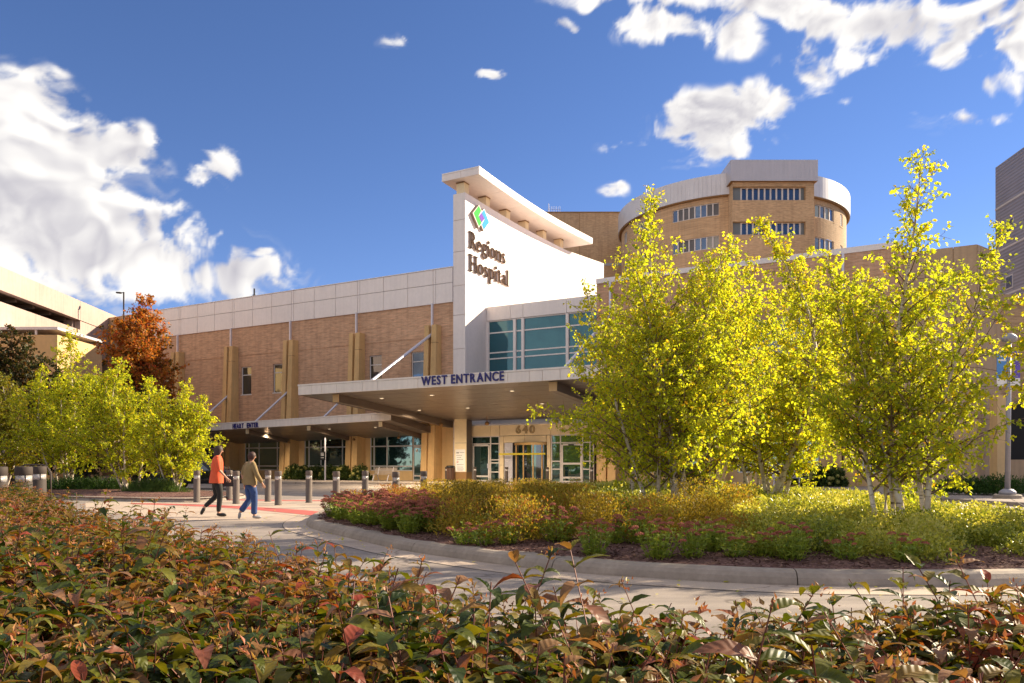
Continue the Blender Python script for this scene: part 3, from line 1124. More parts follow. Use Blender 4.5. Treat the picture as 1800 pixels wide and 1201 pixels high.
def face_poly(parent, name, pts, depth, mats, base=0.0):
    n = len(pts)
    mb = MB()
    a = [(FW + base, u, z) for u, z in pts]
    b = [(FW + base + depth, u, z) for u, z in pts]
    mb.add(a + b, [tuple(range(n))], 1)
    mb.add(b, [tuple(range(n))], 0)
    mb.add(a + b, [(i, (i + 1) % n, (i + 1) % n + n, i + n) for i in range(n)], 1)
    return mb.build(name, mats, parent, fixn=True)


back = [(183, 140), (108, 237), (182, 412), (206, 372), (238, 448), (309, 345), (245, 183), (216, 215)]
face_poly(logo, 'emblem_backing', zq(back), .20, [M['lwhite'], M['letterside']], .012)
for nm, pts, mt in (('green_shape', [(180, 153), (120, 235), (183, 394), (210, 352), (176, 272), (207, 212)], 'lgreen'),
                    ('blue_shape', [(243, 197), (300, 345), (240, 432), (216, 372), (249, 309), (214, 236)], 'lblue'),
                    ('purple_shape', [(211, 238), (243, 306), (213, 347), (182, 275)], 'lpurple')):
    face_poly(logo, nm, zq(pts), .012, [M[mt], M[mt]], .214)


def glyphs():
    """serif letter shapes as lists of polygons, cap height 1"""
    def rc(a, b, c, d):
        return [(a, b), (c, b), (c, d), (a, d)]

    def arc(cx, cy, rx, ry, a0, a1, tx, ty, n=12):
        P, Q = [], []
        for i in range(n + 1):
            q = R(a0 + (a1 - a0) * i / n)
            P.append((cx + rx * math.cos(q), cy + ry * math.sin(q)))
            Q.append((cx + (rx - tx) * math.cos(q), cy + (ry - ty) * math.sin(q)))
        return P + Q[::-1]
    st, sf = .15, .05
    ser = lambda x, y, w=.36: rc(x - w / 2, y, x + w / 2, y + sf)
    G = {}
    G['R'] = ([rc(.11, 0, .25, 1), ser(.185, 0), ser(.15, .945, .28), arc(.30, .735, .34, .265, -90, 90, .16, .06), rc(.27, .94, .32, 1.0), rc(.27, .47, .32, .53),
               [(.30, .48), (.46, .50), (.78, .04), (.90, .0), (.66, .0)]], .84)
    G['H'] = ([rc(.11, 0, .25, 1), rc(.65, 0, .79, 1), ser(.185, 0), ser(.715, 0), ser(.185, .945), ser(.715, .945), rc(.27, .47, .63, .54)], .92)
    G['o'] = ([arc(.32, .32, .30, .335, 0, 360, .14, .055, 24)], .66)
    G['e'] = ([arc(.31, .32, .285, .335, 20, 330, .14, .06, 20), [(.12, .345), (.57, .345), (.585, .40), (.12, .40)]], .62)
    G['g'] = ([arc(.29, .42, .235, .235, 0, 360, .115, .05, 20), arc(.30, -.10, .29, .20, 0, 360, .10, .06, 20), [(.12, .20), (.22, .22), (.26, .06), (.14, .07)], rc(.44, .56, .62, .63)], .62)
    G['i'] = ([rc(.11, 0, .24, .64), ser(.18, 0, .34), [(0, .58), (.10, .56), (.10, .64), (.04, .63)], arc(.18, .86, .105, .105, 0, 360, .1049, .1049, 14)], .37)
    G['n'] = ([rc(.11, 0, .24, .64), ser(.18, 0, .32), ser(.60, 0, .32), rc(.52, 0, .68, .40), [(0, .58), (.10, .56), (.10, .64), (.04, .63)], arc(.43, .40, .25, .255, 0, 150, .155, .09)], .79)
    G['s'] = ([arc(.25, .475, .205, .185, 20, 250, .11, .07), arc(.25, .165, .225, .185, 200, 440, .12, .07), [(.10, .42), (.24, .47), (.42, .26), (.34, .22)]], .52)
    G['p'] = ([rc(.10, -.30, .26, .64), ser(.18, -.30, .34), [(0, .58), (.10, .56), (.10, .64), (.04, .63)], arc(.36, .32, .30, .335, -160, 160, .15, .06, 20)], .72)
    G['t'] = ([rc(.13, .10, .29, .80), rc(.0, .575, .42, .64), arc(.29, .13, .16, .145, 180, 320, .155, .08), [(.13, .64), (.13, .82), (.02, .66)]], .45)
    G['a'] = ([rc(.36, .06, .51, .46), arc(.31, .45, .20, .205, 0, 170, .13, .07), arc(.27, .18, .22, .195, 40, 320, .13, .06, 18), [(.44, .0), (.62, .0), (.62, .05), (.51, .10)]], .62)
    G['l'] = ([rc(.11, 0, .24, 1.04), ser(.18, 0, .34), [(0, .97), (.10, .96), (.10, 1.04), (.04, 1.03)]], .37)
    return G


GL = glyphs()


def serif_line(parent, word, u0, u1, zb, capz):
    tot = sum(GL[c][1] for c in word)
    kx = (u1 - u0) / tot
    x = 0
    for c in word:
        polys, adv = GL[c]
        mb = MB()
        for j, pl in enumerate(polys):
            pts = [(u0 + (x + a) * kx, zb + b * capz) for a, b in pl]
            n = len(pts)
            d0, d1 = FW + .02, FW + .11 + j * .0022
            a = [(d0, u, z) for u, z in pts]
            b = [(d1, u, z) for u, z in pts]
            ring = c in 'oegia' and n > 24
            if n > 12:      # thick arc: strips instead of one polygon
                h = n // 2
                for i in range(h - 1):
                    q = (i, i + 1, n - 2 - i, n - 1 - i)
                    mb.add([b[k] for k in q], [(0, 1, 2, 3)], 0)
            else:
                mb.add(b, [tuple(range(n))], 0)
            mb.add(a + b, [(i, (i + 1) % n, (i + 1) % n + n, i + n) for i in range(n)], 1)
        mb.build('letter', [M['lettergrey'], M['letterside']], parent, fixn=False)
        x += adv


name_sign = wthing('name_sign', 'dark serif channel letters in two lines naming the hospital on the white fin wall', 'sign')
serif_line(name_sign, 'Regions', .36, 5.45, 16.02, 1.12)
serif_line(name_sign, 'Hospital', .36, 6.0, 14.47, 1.12)

# ------------------------------------------------------------------ glazed hall between sign wall and right wing, entrance below
hall = wthing('glass_hall', 'glazed entrance hall with blue-green curtain wall under a white fascia', 'building')
GD = 2.87
MB().box(FW + .01, 10.6, GD + .5, 16, 0, 12.3).build('building_core', M['white'], hall)
for a, b in ((FW + .012, 2.9), (2.9, 3.9), (3.9, 7.2), (7.2, 10.5)):
    ubox('fascia_panel', M['white'], hall, a + .014, b - .014, GD - .10, GD + .02, 11.40, 12.36)
ubox('fascia_backing', M['whiteback'], hall, FW + .012, 10.5, GD + .022, GD + .48, 11.36, 12.33)
se = [FW + .07, FW + 2.24, FW + 2.88, FW + 6.25, FW + 9.45]
for a, b in zip(se[:-1], se[1:]):
    window(hall, [a + .07, b - .07], [4.6, 7.0, 8.70, 9.12, 10.52, 11.36], GD + .06, .09, .12, fmat='white', gmat='glass', name='curtain_wall_bay')
    ubox('mullion', M['white'], hall, b - .10, b + .10, GD - .06, GD + .2, 4.6, 11.38)
ubox('mullion', M['white'], hall, se[0] - .1, se[0] + .10, GD - .06, GD + .2, 4.6, 11.38)

ent = wthing('entrance_vestibule', 'cream panelled entrance front with glass doors under the large canopy', 'entrance')
VX = lambda x: s_at(780 + x / 6.43, 0)
FZ0, FZ1 = 3.13, 3.82
MB().box(VX(305), 10.6, .12, GD + .4, 0, 3.78).build('vestibule_core', M['dark'], ent)
fe = [VX(x) for x in (305, 530, 635, 918, 1212, 1320, 1560)] + [10.45]
for a, b in zip(fe[:-1], fe[1:]):
    ubox('header_panel', M['cream'], ent, a + .014, b - .014, -.06, .1, FZ0, FZ1)
ubox('header_coping', M['silver'], ent, fe[0], 10.45, -.1, .1, FZ1 + .002, FZ1 + .09)
# left door and side light
window(ent, [VX(322), VX(532), VX(630)], [.13, .75, 1.35, 1.55, 2.62, 3.10], .0, .07, .1, 'whiteframe', 'glassg', name='side_light')
d1 = window(ent, [VX(340) + .03, VX(522) - .03], [.16, .46, 2.52], -.075, .11, .05, 'whiteframe', 'glassg', name='door')
ubox('door_handle', M['silver'], d1, VX(505), VX(515), -.16, -.10, 1.0, 1.3)
for a, b in ((637, 680), (1170, 1210)):
    for c, e in ((.12, 1.2), (1.21, 3.1)):
        ubox('jamb_panel', M['cream'], ent, VX(a) + .008, VX(b) - .008, -.05, .1, c, e)
for a, b in ((682, 917), (919, 1166)):
    ubox('header_panel', M['cream'], ent, VX(a), VX(b) - .01, -.045, .1, 2.68, 3.1)
ubox('portal_wall', M['silver'], ent, VX(685), VX(775), .02, .09, .12, 2.66)
window(ent, [VX(1222), VX(1322), VX(1572), VX(1655), 10.3], [.13, .95, 1.45, 2.62, 3.10], .0, .07, .1, 'whiteframe', 'glassg', name='side_light')
d2 = window(ent, [VX(1345), VX(1560)], [.16, .42, 1.3, 2.50], -.075, .12, .05, 'whiteframe', 'glassg', name='door')
ubox('door_closer', M['black'], d2, VX(1420), VX(1480), -.16, -.10, 2.44, 2.52)
# revolving door drum
cx0, cx1 = VX(785), VX(1160)
cxm, rr = (cx0 + cx1) / 2, (cx1 - cx0) / 2
rev = MB().tube([(cxm, .3, .15), (cxm, .3, 2.6)], .05, 10).build('revolving_door', M['brass'], ent)
ring = MB()
for i in range(24):
    a, b = R(180 + i * 7.5), R(180 + (i + 1) * 7.5)
    P = lambda q, r_, z: (cxm + r_ * math.cos(q), .25 + r_ * .55 * math.sin(q), z)
    ring.hexa([P(a, rr - .06, 2.5), P(b, rr - .06, 2.5), P(b, rr, 2.5), P(a, rr, 2.5), P(a, rr - .06, 2.66), P(b, rr - .06, 2.66), P(b, rr, 2.66), P(a, rr, 2.66)])
ring.build('drum_ring', M['brass'], rev, fixn=True)
for i, q in enumerate((188, 222, 258, 292, 325, 352)):
    q2 = R(q)
    x, y = cxm + (rr - .03) * math.cos(q2), .25 + (rr - .03) * .55 * math.sin(q2)
    MB().box(x - .035, x + .035, y - .035, y + .035, .13, 2.5).build('drum_post', M['brass'] if i in (1, 2, 3, 4) else M['bollarddark'], rev)
for i in range(10):
    a, b = R(190 + i * 16), R(190 + (i + 1) * 16)
    P = lambda q, z: (cxm + (rr - .035) * math.cos(q), .25 + (rr - .035) * .55 * math.sin(q), z)
    MB().add([P(a, .15), P(b, .15), P(b, 2.5), P(a, 2.5)], [(0, 1, 2, 3)]).build('curved_pane', M['glassd'] if i % 3 else M['glassg'], rev)
tp = MB()
tp.box(VX(660), VX(1180), -.42, -.41, 1.86, 1.98)
tape = tag(tp.build('barrier_tape', M['tape'], None), 'yellow barrier tape stretched across the revolving door', 'tape')
tape.location, tape.rotation_euler = O0, (0, 0, RZ)


def text_mesh(txt, size, ext, offs=0.0):
    cu = bpy.data.curves.new('t', 'FONT')
    cu.body = txt
    cu.size = size
    cu.extrude = ext
    cu.offset = offs
    cu.resolution_u = 3
    o = bpy.data.objects.new('t', cu)
    COL.objects.link(o)
    dg = bpy.context.evaluated_depsgraph_get()
    dg.update()
    me = bpy.data.meshes.new_from_object(o.evaluated_get(dg))
    bpy.data.objects.remove(o, do_unlink=True)
    bpy.data.curves.remove(cu)
    return me


def front_text(root, txt, s0, s1, zb0, zb1, capz, d, mat, ext=.03, offs=.0, lname='letter', bold=.0):
    """letters one by one on a plane facing the camera side; baseline runs from zb0 to zb1"""
    adv, meshes = [], []
    x = 0
    for c in txt:
        if c == ' ':
            x += .34
            continue
        me = text_mesh(c, 1.0, ext / capz, bold)
        xs = [v.co.x for v in me.vertices]
        w = max(xs) - min(xs)
        meshes.append((me, x - min(xs), c))
        x += w + .13
    tot = x - .13
    kx = (s1 - s0) / tot
    for me, xo, c in meshes:
        me.materials.clear()
        me.materials.append(mat)
        s = s0 + xo * kx
        zb = zb0 + (zb1 - zb0) * (s - s0) / (s1 - s0)
        inst(lname, me, root, (s, d, zb), (R(90), 0, 0), (kx, capz / .72, capz / .72))


num = wthing('street_number', 'gold outlined number 640 above the revolving door', 'number')
a0, b0 = onplane(780 + 815 / 6.43, 762, -.08)
a1, b1 = onplane(780 + 1030 / 6.43, 761, -.08)
front_text(num, '640', a0, a1, b0, b0, .50, -.085, M['gold'], .03, bold=.03)
front_text(num, '640', a0 + .015, a1 - .015, b0 + .03, b0 + .03, .44, -.118, M['cream'], .006, lname='letter_inlay', bold=-.012)

# signed column under the canopy
colm = wthing('canopy_column', 'square cream column with a notice panel beside the entrance doors', 'column')
MB().box(.76, 1.64, -.97, -.33, 0, 4.3).build('column_core', M['beam'], colm)
for c, e, mt in ((.0, .74, 'tandark'), (.75, 2.66, 'cream'), (2.68, 4.25, 'cream')):
    ubox('panel', M[mt], colm, .73, 1.67, -1.0, -.972, c, e)
    ubox('panel', M['beam'] if mt == 'cream' else M['tandark'], colm, 1.642, 1.672, -.97, -.3, c, e)  # side panels in dark bronze: the column's shaded side put into the colour
nt_ = ubox('notice_panel', M['lwhite'], colm, .83, 1.58, -1.016, -1.002, .78, 2.25)
tx = MB()
rg = random.Random(4)
for z, L, x in ((2.02, .36, .32), (1.84, .42, .08), (1.70, .30, .10), (1.56, .48, .10), (1.22, .45, .12), (1.06, .40, .14), (.94, .5, .12), (.86, .42, .16)):
    xx = x
    while xx < x + L:
        w = rg.uniform(.03, .09)
        tx.box(.83 + xx, .83 + xx + w, -1.02, -1.0165, z, z + .028)
        xx += w + .02
for x in (.08, .18):
    tx.box(.83 + x, .83 + x + .08, -1.02, -1.0165, 1.98, 2.06)
tag(tx.build('notice_print', M['black'], colm), kind='stuff')
tr = MB()
for k in range(12):
    a, b = R(k * 30), R(k * 30 + 30)
    P = lambda q, r_: (.83 + .16 + r_ * math.cos(q), -1.0175, 1.42 + r_ * math.sin(q))
    tr.add([P(a, .075), P(b, .075), P(b, .055), P(a, .055)], [(0, 1, 2, 3)])
tr.add([(.94, -1.018, 1.37), (.955, -1.018, 1.355), (1.04, -1.018, 1.47), (1.025, -1.018, 1.485)], [(0, 1, 2, 3)])
tr.build('no_smoking_symbol', M['tail'], colm)

# ------------------------------------------------------------------ entrance canopy
can = wthing('entrance_canopy', 'large flat cantilevered metal canopy over the entrance drive', 'canopy')
CS0, CS1, CD = -2.4, 15.6, -12.1
zb = lambda d: 4.17 + .97 * (-d / 12.1)
MB().prism([(CS0 + .05, CD + .06, zb(CD) + .03), (CS0 + .05, -.05, zb(0) + .03), (CS0 + .05, -.05, zb(0) + .55), (CS0 + .05, CD + .06, zb(CD) + .52)], (CS1 - CS0 - .1, 0, 0)).build('canopy_slab', M['beam'], can, fixn=True)
nst = 10
for i in range(nst):
    d0, d1 = CD + .06 + (12.0) * i / nst, CD + .06 + 12.0 * (i + 1) / nst - .03
    for a, b in ((CS0 + .06, 3.8), (3.82, 9.7), (9.72, CS1 - .06)):
        MB().hexa([(a, d0, zb(d0)), (b, d0, zb(d0)), (b, d1, zb(d1)), (a, d1, zb(d1)), (a, d0, zb(d0) + .028), (b, d0, zb(d0) + .028), (b, d1, zb(d1) + .028), (a, d1, zb(d1) + .028)]).build('soffit_panel', M['soffit'], can)
fe = [CS0, s_at(548, CD), s_at(566, CD), s_at(592, CD), s_at(638, CD), s_at(664, CD), s_at(735, CD), s_at(893, CD), s_at(931, CD), s_at(954, CD), s_at(985, CD), 14.2, CS1]
for a, b in zip(fe[:-1], fe[1:]):
    ubox('fascia_panel', M['fascia'], can, a + .009, b - .009, CD - .03, CD + .05, zb(CD) - .02, zb(CD) + .47)
ubox('fascia_cap', M['fascia'], can, CS0 - .02, CS1 + .02, CD - .05, CD + .3, zb(CD) + .48, zb(CD) + .565)
for s in (CS0, CS1):
    MB().hexa([(s - .03, CD + .06, zb(CD) - .02), (s + .03, CD + .06, zb(CD) - .02), (s + .03, -.1, zb(0) - .02), (s - .03, -.1, zb(0) - .02),
               (s - .03, CD + .06, zb(CD) + .5), (s + .03, CD + .06, zb(CD) + .5), (s + .03, -.1, zb(0) + .5), (s - .03, -.1, zb(0) + .5)]).build('side_fascia', M['beam'], can)
for s in (-.1, 13.1):
    q = MB()
    q.hexa([(s - .2, -11.6, zb(-11.6) - .42), (s + .2, -11.6, zb(-11.6) - .42), (s + .2, -.2, zb(0) - .42), (s - .2, -.2, zb(0) - .42),
            (s - .2, -11.6, zb(-11.6) - .002), (s + .2, -11.6, zb(-11.6) - .002), (s + .2, -.2, zb(0) - .002), (s - .2, -.2, zb(0) - .002)])
    bo = q.build('beam', M['beam'], can)
    ubox('beam_end_plate', M['tan2'], bo, s - .205, s + .205, -11.66, -11.604, zb(-11.6) - .43, zb(-11.6) - .004)


def soffit_hit(px, py, zf):
    r = ray(px, py)
    c = Vector((0, 0, CZ))
    lo_, hi_ = 10.0, 80.0
    for _ in range(50):
        k = (lo_ + hi_) / 2
        p = c + r * k
        d = (p - O0).dot(ED)
        s = (p - O0).dot(ES)
        if p.z < zf(s, d):
            lo_ = k
        else:
            hi_ = k
    return s, d


def downlamp(o, w):
    ld = bpy.data.lights.new('downlight_lamp', 'SPOT')
    ld.energy, ld.color, ld.spot_size, ld.spot_blend, ld.shadow_soft_size = w, (1.0, .80, .54), R(160), 1.0, .10
    lo_ = bpy.data.objects.new('downlight_lamp', ld)
    COL.objects.link(lo_)
    lo_.parent = o
    lo_.location = (0, 0, -.05)


disc = MB().lathe([(.15, 0), (.15, -.012), (.11, -.016)], 14).mesh('downlight', [M['silver']])
glow = MB().lathe([(.10, -.017), (.10, -.022)], 14).mesh('downlight_lens', [M['lamp']])
for px, py in ((671, 700), (759, 694.5), (900, 687), (737, 721), (822, 717), (953, 709.5)):
    s, d = soffit_hit(px, py, lambda s, d: zb(d))
    o = inst('downlight', disc, can, (s, d, zb(d) - .001))
    inst('downlight_lens', glow, o)
    downlamp(o, 620)
for px in (775, 856, 978):
    s, d = s_at(px, -2.0), -2.0
    cam_l = MB().tube([(s, d, zb(d)), (s, d, zb(d) - .35)], .02, 6).lathe([(.05, -.35), (.13, -.42), (.14, -.55), (.05, -.6)], 10, (s, d, zb(d))).build('hanging_lamp', M['tandark'], can)
# tie rods from the pilasters
for s, z0 in ((-1.5, 10.2), (11.5, 10.2)):
    MB().tube([(s - .03, -.35, z0), (s - .03, -8.6, zb(-8.6) + .45)], .10, 10).build('tie_rod', M['silver'], can)
ws = wthing('entrance_sign', 'navy capital letters reading WEST ENTRANCE on the canopy edge', 'sign')
a0, z0_ = onplane(741, 677.5, CD - .05)
a1, z1_ = onplane(886, 667.5, CD - .05)
front_text(ws, 'WEST ENTRANCE', a0, a1, z0_, z0_ + .005, .445, CD - .055, M['navy'], .03, bold=.018)

# ------------------------------------------------------------------ lower canopy on the left
hc = wthing('side_canopy', 'lower flat metal canopy along the brick wing with lettering on its edge', 'canopy')
HS0, HS1, HD = -25.0, -1.25, -5.3
hz = lambda s, d: (3.27 + (4.06 - 3.27) * (-d / 5.3)) + (s + 1.25) * .0185
def slab(mb, s0, s1, d0, d1, o0, o1):
    return mb.hexa([(s0, d0, hz(s0, d0) + o0), (s1, d0, hz(s1, d0) + o0), (s1, d1, hz(s1, d1) + o0), (s0, d1, hz(s0, d1) + o0),
                    (s0, d0, hz(s0, d0) + o1), (s1, d0, hz(s1, d0) + o1), (s1, d1, hz(s1, d1) + o1), (s0, d1, hz(s0, d1) + o1)])
slab(MB(), HS0, HS1 - .04, HD + .06, -.05, .03, .42).build('canopy_slab', M['beam'], hc)
for i in range(5):
    for a, b in ((HS0, -17.2), (-17.18, -9.4), (-9.38, HS1 - .05)):
        slab(MB(), a, b, HD + .06 + 1.04 * i, HD + .06 + 1.04 * (i + 1) - .025, 0, .026).build('soffit_panel', M['soffit'], hc)
hfe = [HS0] + [HS1 - x for x in (19, 15.2, 11.6, 8.4, 6.2, 4.35, 2.3, 1.5, .06, 0)][0:9] + [HS1]
for a, b in zip(hfe[:-1], hfe[1:]):
    slab(MB(), a + .008, b - .008, HD - .02, HD + .05, -.02, .39).build('fascia_panel', M['fascia'], hc)
slab(MB(), HS0, HS1 + .02, HD - .04, HD + .25, .40, .475).build('fascia_cap', M['fascia'], hc)
slab(MB(), HS1 - .03, HS1 + .01, HD + .06, -.05, -.02, .45).build('side_fascia', M['beam'], hc)
for px in (669, 543, 435):
    s = s_at(px, -4.9)
    bo = slab(MB(), s - .13, s + .13, -4.9, -.2, -.30, -.002).build('beam', M['beam'], hc)
    slab(MB(), s - .135, s + .135, -4.94, -4.902, -.31, -.004).build('beam_end_plate', M['cream'], bo)
for px, py in ((579, 754), (660, 751), (470, 762)):
    s, d = soffit_hit(px, py, hz)
    o = inst('downlight', disc, hc, (s, d, hz(s, d) - .001), (0, 0, 0), (.8, .8, 1))
    inst('downlight_lens', glow, o)
    downlamp(o, 200)
for px in (572, 622, 701, 508):
    s, d = s_at(px, -1.2), -1.2
    MB().tube([(s, d, hz(s, d)), (s, d, hz(s, d) - .22)], .015, 6).lathe([(.04, -.2), (.10, -.26), (.11, -.34), (.04, -.38)], 10, (s, d, hz(s, d))).build('hanging_lamp', M['tandark'], hc)
for s in (-21.3, -14.75, -8.2):
    MB().tube([(s - .03, -.4, 6.95), (s - .03, -4.2, hz(s, -4.2) + .4)], .075, 10).build('tie_rod', M['silver'], hc)
hs = wthing('side_canopy_sign', 'navy capital letters on the edge of the lower canopy, one letter missing', 'sign')
for w_, x0, x1 in (('HEART', 409, 428), ('ENTER', 434, 454)):
    a0, q0 = onplane(x0, 755, HD - .05)
    a1, q1 = onplane(x1, 755, HD - .05)
    front_text(hs, w_, a0, a1, hz(a0, HD) + .02, hz(a1, HD) + .02, .34, HD - .045, M['navy'], .02, bold=.03)

# ------------------------------------------------------------------ right brick wing behind the birches
rw = wthing('right_brick_wing', 'brown brick hospital wing behind the birches with white roof edge', 'building')
RS0, RS1 = 10.5, 27.3
upr = [(12.6, 14.9, 7.0, 9.3), (19.6, 22.6, 7.0, 9.3)]
holewall(upr, RS0, RS1, 3.95, 12.36, fr).build('wall', M['brick'], rw)
MB().box(RS0, RS1, 1.5, 16, 0, 12.3).add([(RS0, 0, 0), (RS0, 1.5, 0), (RS0, 1.5, 12.36), (RS0, 0, 12.36)], [(3, 2, 1, 0)]).build('building_core', M['brick'], rw)
for (a, b, c, e) in upr:
    window(rw, [a + .04, (a + b) / 2, b - .04], [c + .04, c + .7, e - .04], .13, .08, fmat='whiteframe', gmat='glassd', sill=True)
gs2 = [(12.6, 16.8), (19.0, 23.3), (25.4, 26.9)]
holewall([(a, b, .78, 3.75) for a, b in gs2], RS0, RS1, 0, 3.95, lambda s, d, z: (s, d - .012, z)).build('ground_floor_wall', M['tan2'], rw)
for a, b in gs2:
    L = b - a
    window(rw, [a + .03, a + .25 * L, a + .6 * L, b - .03], [.81, 1.2, 2.55, 3.72], .10, .085, gmat='glassg')
for a, b, c in ((RS0, 17.9, -.10), (18.15, RS1, -.05)):
    ubox('coping', M['white'], rw, a, b, c, 1.2, 12.363, 12.66)
for p in (11.55, 18.0, 24.55):
    pilaster(rw, p)

# beige stair block at the right end, its corner turned towards the camera
sb = wthing('stair_block', 'beige precast concrete block at the right end of the brick wing', 'building')
c0 = onplane(1716, 432, 0)
pw = W(c0[0], 0)
far = Vector((1.38, 1, 0)).normalized() * 2.6
loc = lambda p: ((p - O0).dot(ES), (p - O0).dot(ED))
e1 = loc(pw + far)
bx0 = RS1 + .01
base = [(bx0, -.05), (c0[0], -.05), e1, (e1[0] - .3, 14), (bx0, 14)]
MB().prism([(x, y, 0) for x, y in base], (0, 0, c0[1] - .02)).build('block_core', M['tandark'], sb, fixn=True)


def skin_panel(parent, a, b, z0, z1, mat, th=.05, name='panel'):
    a, b = Vector((*a, 0)), Vector((*b, 0))
    t = (b - a).normalized()
    nr = Vector((t.y, -t.x, 0)) * th
    a, b = a + t * .012, b - t * .012
    z0, z1 = z0 + .012, z1 - .012
    return MB().hexa([(*(a + nr).to_tuple()[:2], z0), (*(b + nr).to_tuple()[:2], z0), (*b.to_tuple()[:2], z0), (*a.to_tuple()[:2], z0),
                      (*(a + nr).to_tuple()[:2], z1), (*(b + nr).to_tuple()[:2], z1), (*b.to_tuple()[:2], z1), (*a.to_tuple()[:2], z1)]).build(name, M[mat], parent, fixn=True)


zs = [.1, 3.5, 6.0, 8.55, 10.62, c0[1] + .05]
ss = [bx0, c0[0] - 2.2, c0[0] - .98, c0[0] + .03]
v0, v1 = Vector((c0[0], -.05, 0)), Vector((*e1, 0))
for z0, z1 in zip(zs[:-1], zs[1:]):
    for a, b in zip(ss[:-1], ss[1:]):
        skin_panel(sb, (a, -.05), (b, -.05), z0, z1, 'beige')
    for q0, q1 in ((0, .14), (.14, .82), (.82, 1.0)):
        skin_panel(sb, v0.lerp(v1, q0).to_tuple()[:2], v0.lerp(v1, q1).to_tuple()[:2], z0, z1, 'beige')

lb = thing('low_right_building', 'low beige building edge beside the stair block at the right', 'building', (29.5, 46, 0))
MB().box(-1.5, 16, 0, 8, 0, 10.9).build('wall', M['brick2'], lb)
MB().box(-1.55, 16.1, -.08, 8, 10.9, 11.5).build('coping', M['beige'], lb)
MB().box(-4.2, 12, -6.3, -6.0, .12, 1.5).build('low_wall', M['beige'], lb)
MB().box(-6.2, -5.7, -9.4, -8.8, 0, 4.6).build('pier', M['tan2'], lb)
MB().box(-5.0, 12, -1.2, -.1, 0, 4.8).build('recess_shade_block', M['dark'], lb)  # solid near-black block; the shade of a recess is put into its colour

# dark clad tower at the right edge
gt = thing('grey_clad_tower', 'dark grey corrugated metal tower at the right edge of the sky', 'building', (38.05, 60, 0), math.atan2(1, .097) - math.pi / 2)
MB().box(0, 12, -16, 0, 0, 24.6).build('clad_wall', M['greymetal'], gt)
for z in (10.0, 14.2, 17.8, 21.2):
    ubox('cladding_joint', M['greytrim'], gt, -.035, .02, -16, .01, z, z + .14)
for y, z in ((-2.1, 17.9 + 1.0), (-2.0, 14.6)):
    o = ubox('window', M['greytrim'], gt, -.03, .03, y - .5, y + .5, z, z + 1.05)
    ubox('pane', M['blueglass'], gt, -.045, -.032, y - .4, y + .4, z + .1, z + .95)
ubox('window', M['blueglass'], gt, -.04, .02, -4.6, -3.3, 10.6, 13.4)

# ------------------------------------------------------------------ round tower
D_, RR = 100.0, 13.5
an = R(15.93)
TC = Vector((D_ * math.sin(an), D_ * math.cos(an), 0))
tcd = Vector((-math.sin(an), -math.cos(an), 0))
trd = Vector((math.cos(an), -math.sin(an), 0))
rt = thing('round_tower', 'round brown brick hospital tower with pale metal rim above the birches', 'building', TC)


def cyl(s, d, z, r=RR):
    q = s / RR
    p = (tcd * math.cos(q) + trd * math.sin(q)) * (r - d)
    return (p.x, p.y, z)


def s_of_px(px):
    lo_, hi_ = -math.pi / 2 + .13, math.pi / 2 - .13
    for _ in range(50):
        m = (lo_ + hi_) / 2
        p = TC + (tcd * math.cos(m) + trd * math.sin(m)) * RR
        if PX + F * p.x / p.y < px:
            lo_ = m
        else:
            hi_ = m
    return m * RR


grp = [(s_of_px(1182), s_of_px(1264), 8), (s_of_px(1432.5), s_of_px(1466), 4), (s_of_px(1119.5), s_of_px(1144), 4), (s_of_px(1097), s_of_px(1102.5), 2), (s_of_px(1477), s_of_px(1481), 2)]
rowsz = [(28.55, 29.95), (24.95, 26.35), (21.3, 22.7)]
holes = [(a, b, c, e) for (a, b, k) in grp for (c, e) in rowsz]
holewall(holes, -RR * math.pi * .62, RR * math.pi * .62, 0, 31, cyl, .22, .55).build('wall', M['brick2'], rt)
pan = [['blueglass', 'blind', 'blind', 'blind', 'blueglass', 'blueglass', 'blind', 'blind'], ['glassd', 'glassd', 'glassd', 'glassd']]
for gi, (a, b, k) in enumerate(grp):
    for ri, (c, e) in enumerate(rowsz):
        f = MB()
        bw = .13
        for i in range(k + 1):
            s = a + (b - a) * i / k
            w2 = bw if i not in (0, k) else bw * .6
            f.hexa([cyl(s - w2 / 2, .06, c), cyl(s + w2 / 2, .06, c), cyl(s + w2 / 2, .20, c), cyl(s - w2 / 2, .20, c),
                    cyl(s - w2 / 2, .06, e), cyl(s + w2 / 2, .06, e), cyl(s + w2 / 2, .20, e), cyl(s - w2 / 2, .20, e)])
        for z in (c, e - .07):
            for i in range(k):
                s0, s1 = a + (b - a) * i / k + bw / 2, a + (b - a) * (i + 1) / k - bw / 2
                f.hexa([cyl(s0, .07, z), cyl(s1, .07, z), cyl(s1, .2, z), cyl(s0, .2, z), cyl(s0, .07, z + .07), cyl(s1, .07, z + .07), cyl(s1, .2, z + .07), cyl(s0, .2, z + .07)])
        wo = f.build('window', M['whiteframe'], rt, fixn=True)
        for i in range(k):
            s0, s1 = a + (b - a) * i / k + bw / 2, a + (b - a) * (i + 1) / k - bw / 2
            g = pan[0 if gi == 0 else 1][i]
            if gi == 0 and ri == 1 and i > 5:
                g = 'blind2'
            MB().add([cyl(s0, .15, c + .07), cyl(s1, .15, c + .07), cyl(s1, .15, e - .07), cyl(s0, .15, e - .07)], [(0, 1, 2, 3)]).build('pane', M[g], wo)
        MB().hexa([cyl(a - .1, -.05, c - .12), cyl(b + .1, -.05, c - .12), cyl(b + .1, .1, c - .12), cyl(a - .1, .1, c - .12), cyl(a - .1, -.05, c - .02), cyl(b + .1, -.05, c - .02), cyl(b + .1, .1, c - .02), cyl(a - .1, .1, c - .02)]).build('sill', M['tan'], wo, fixn=True)
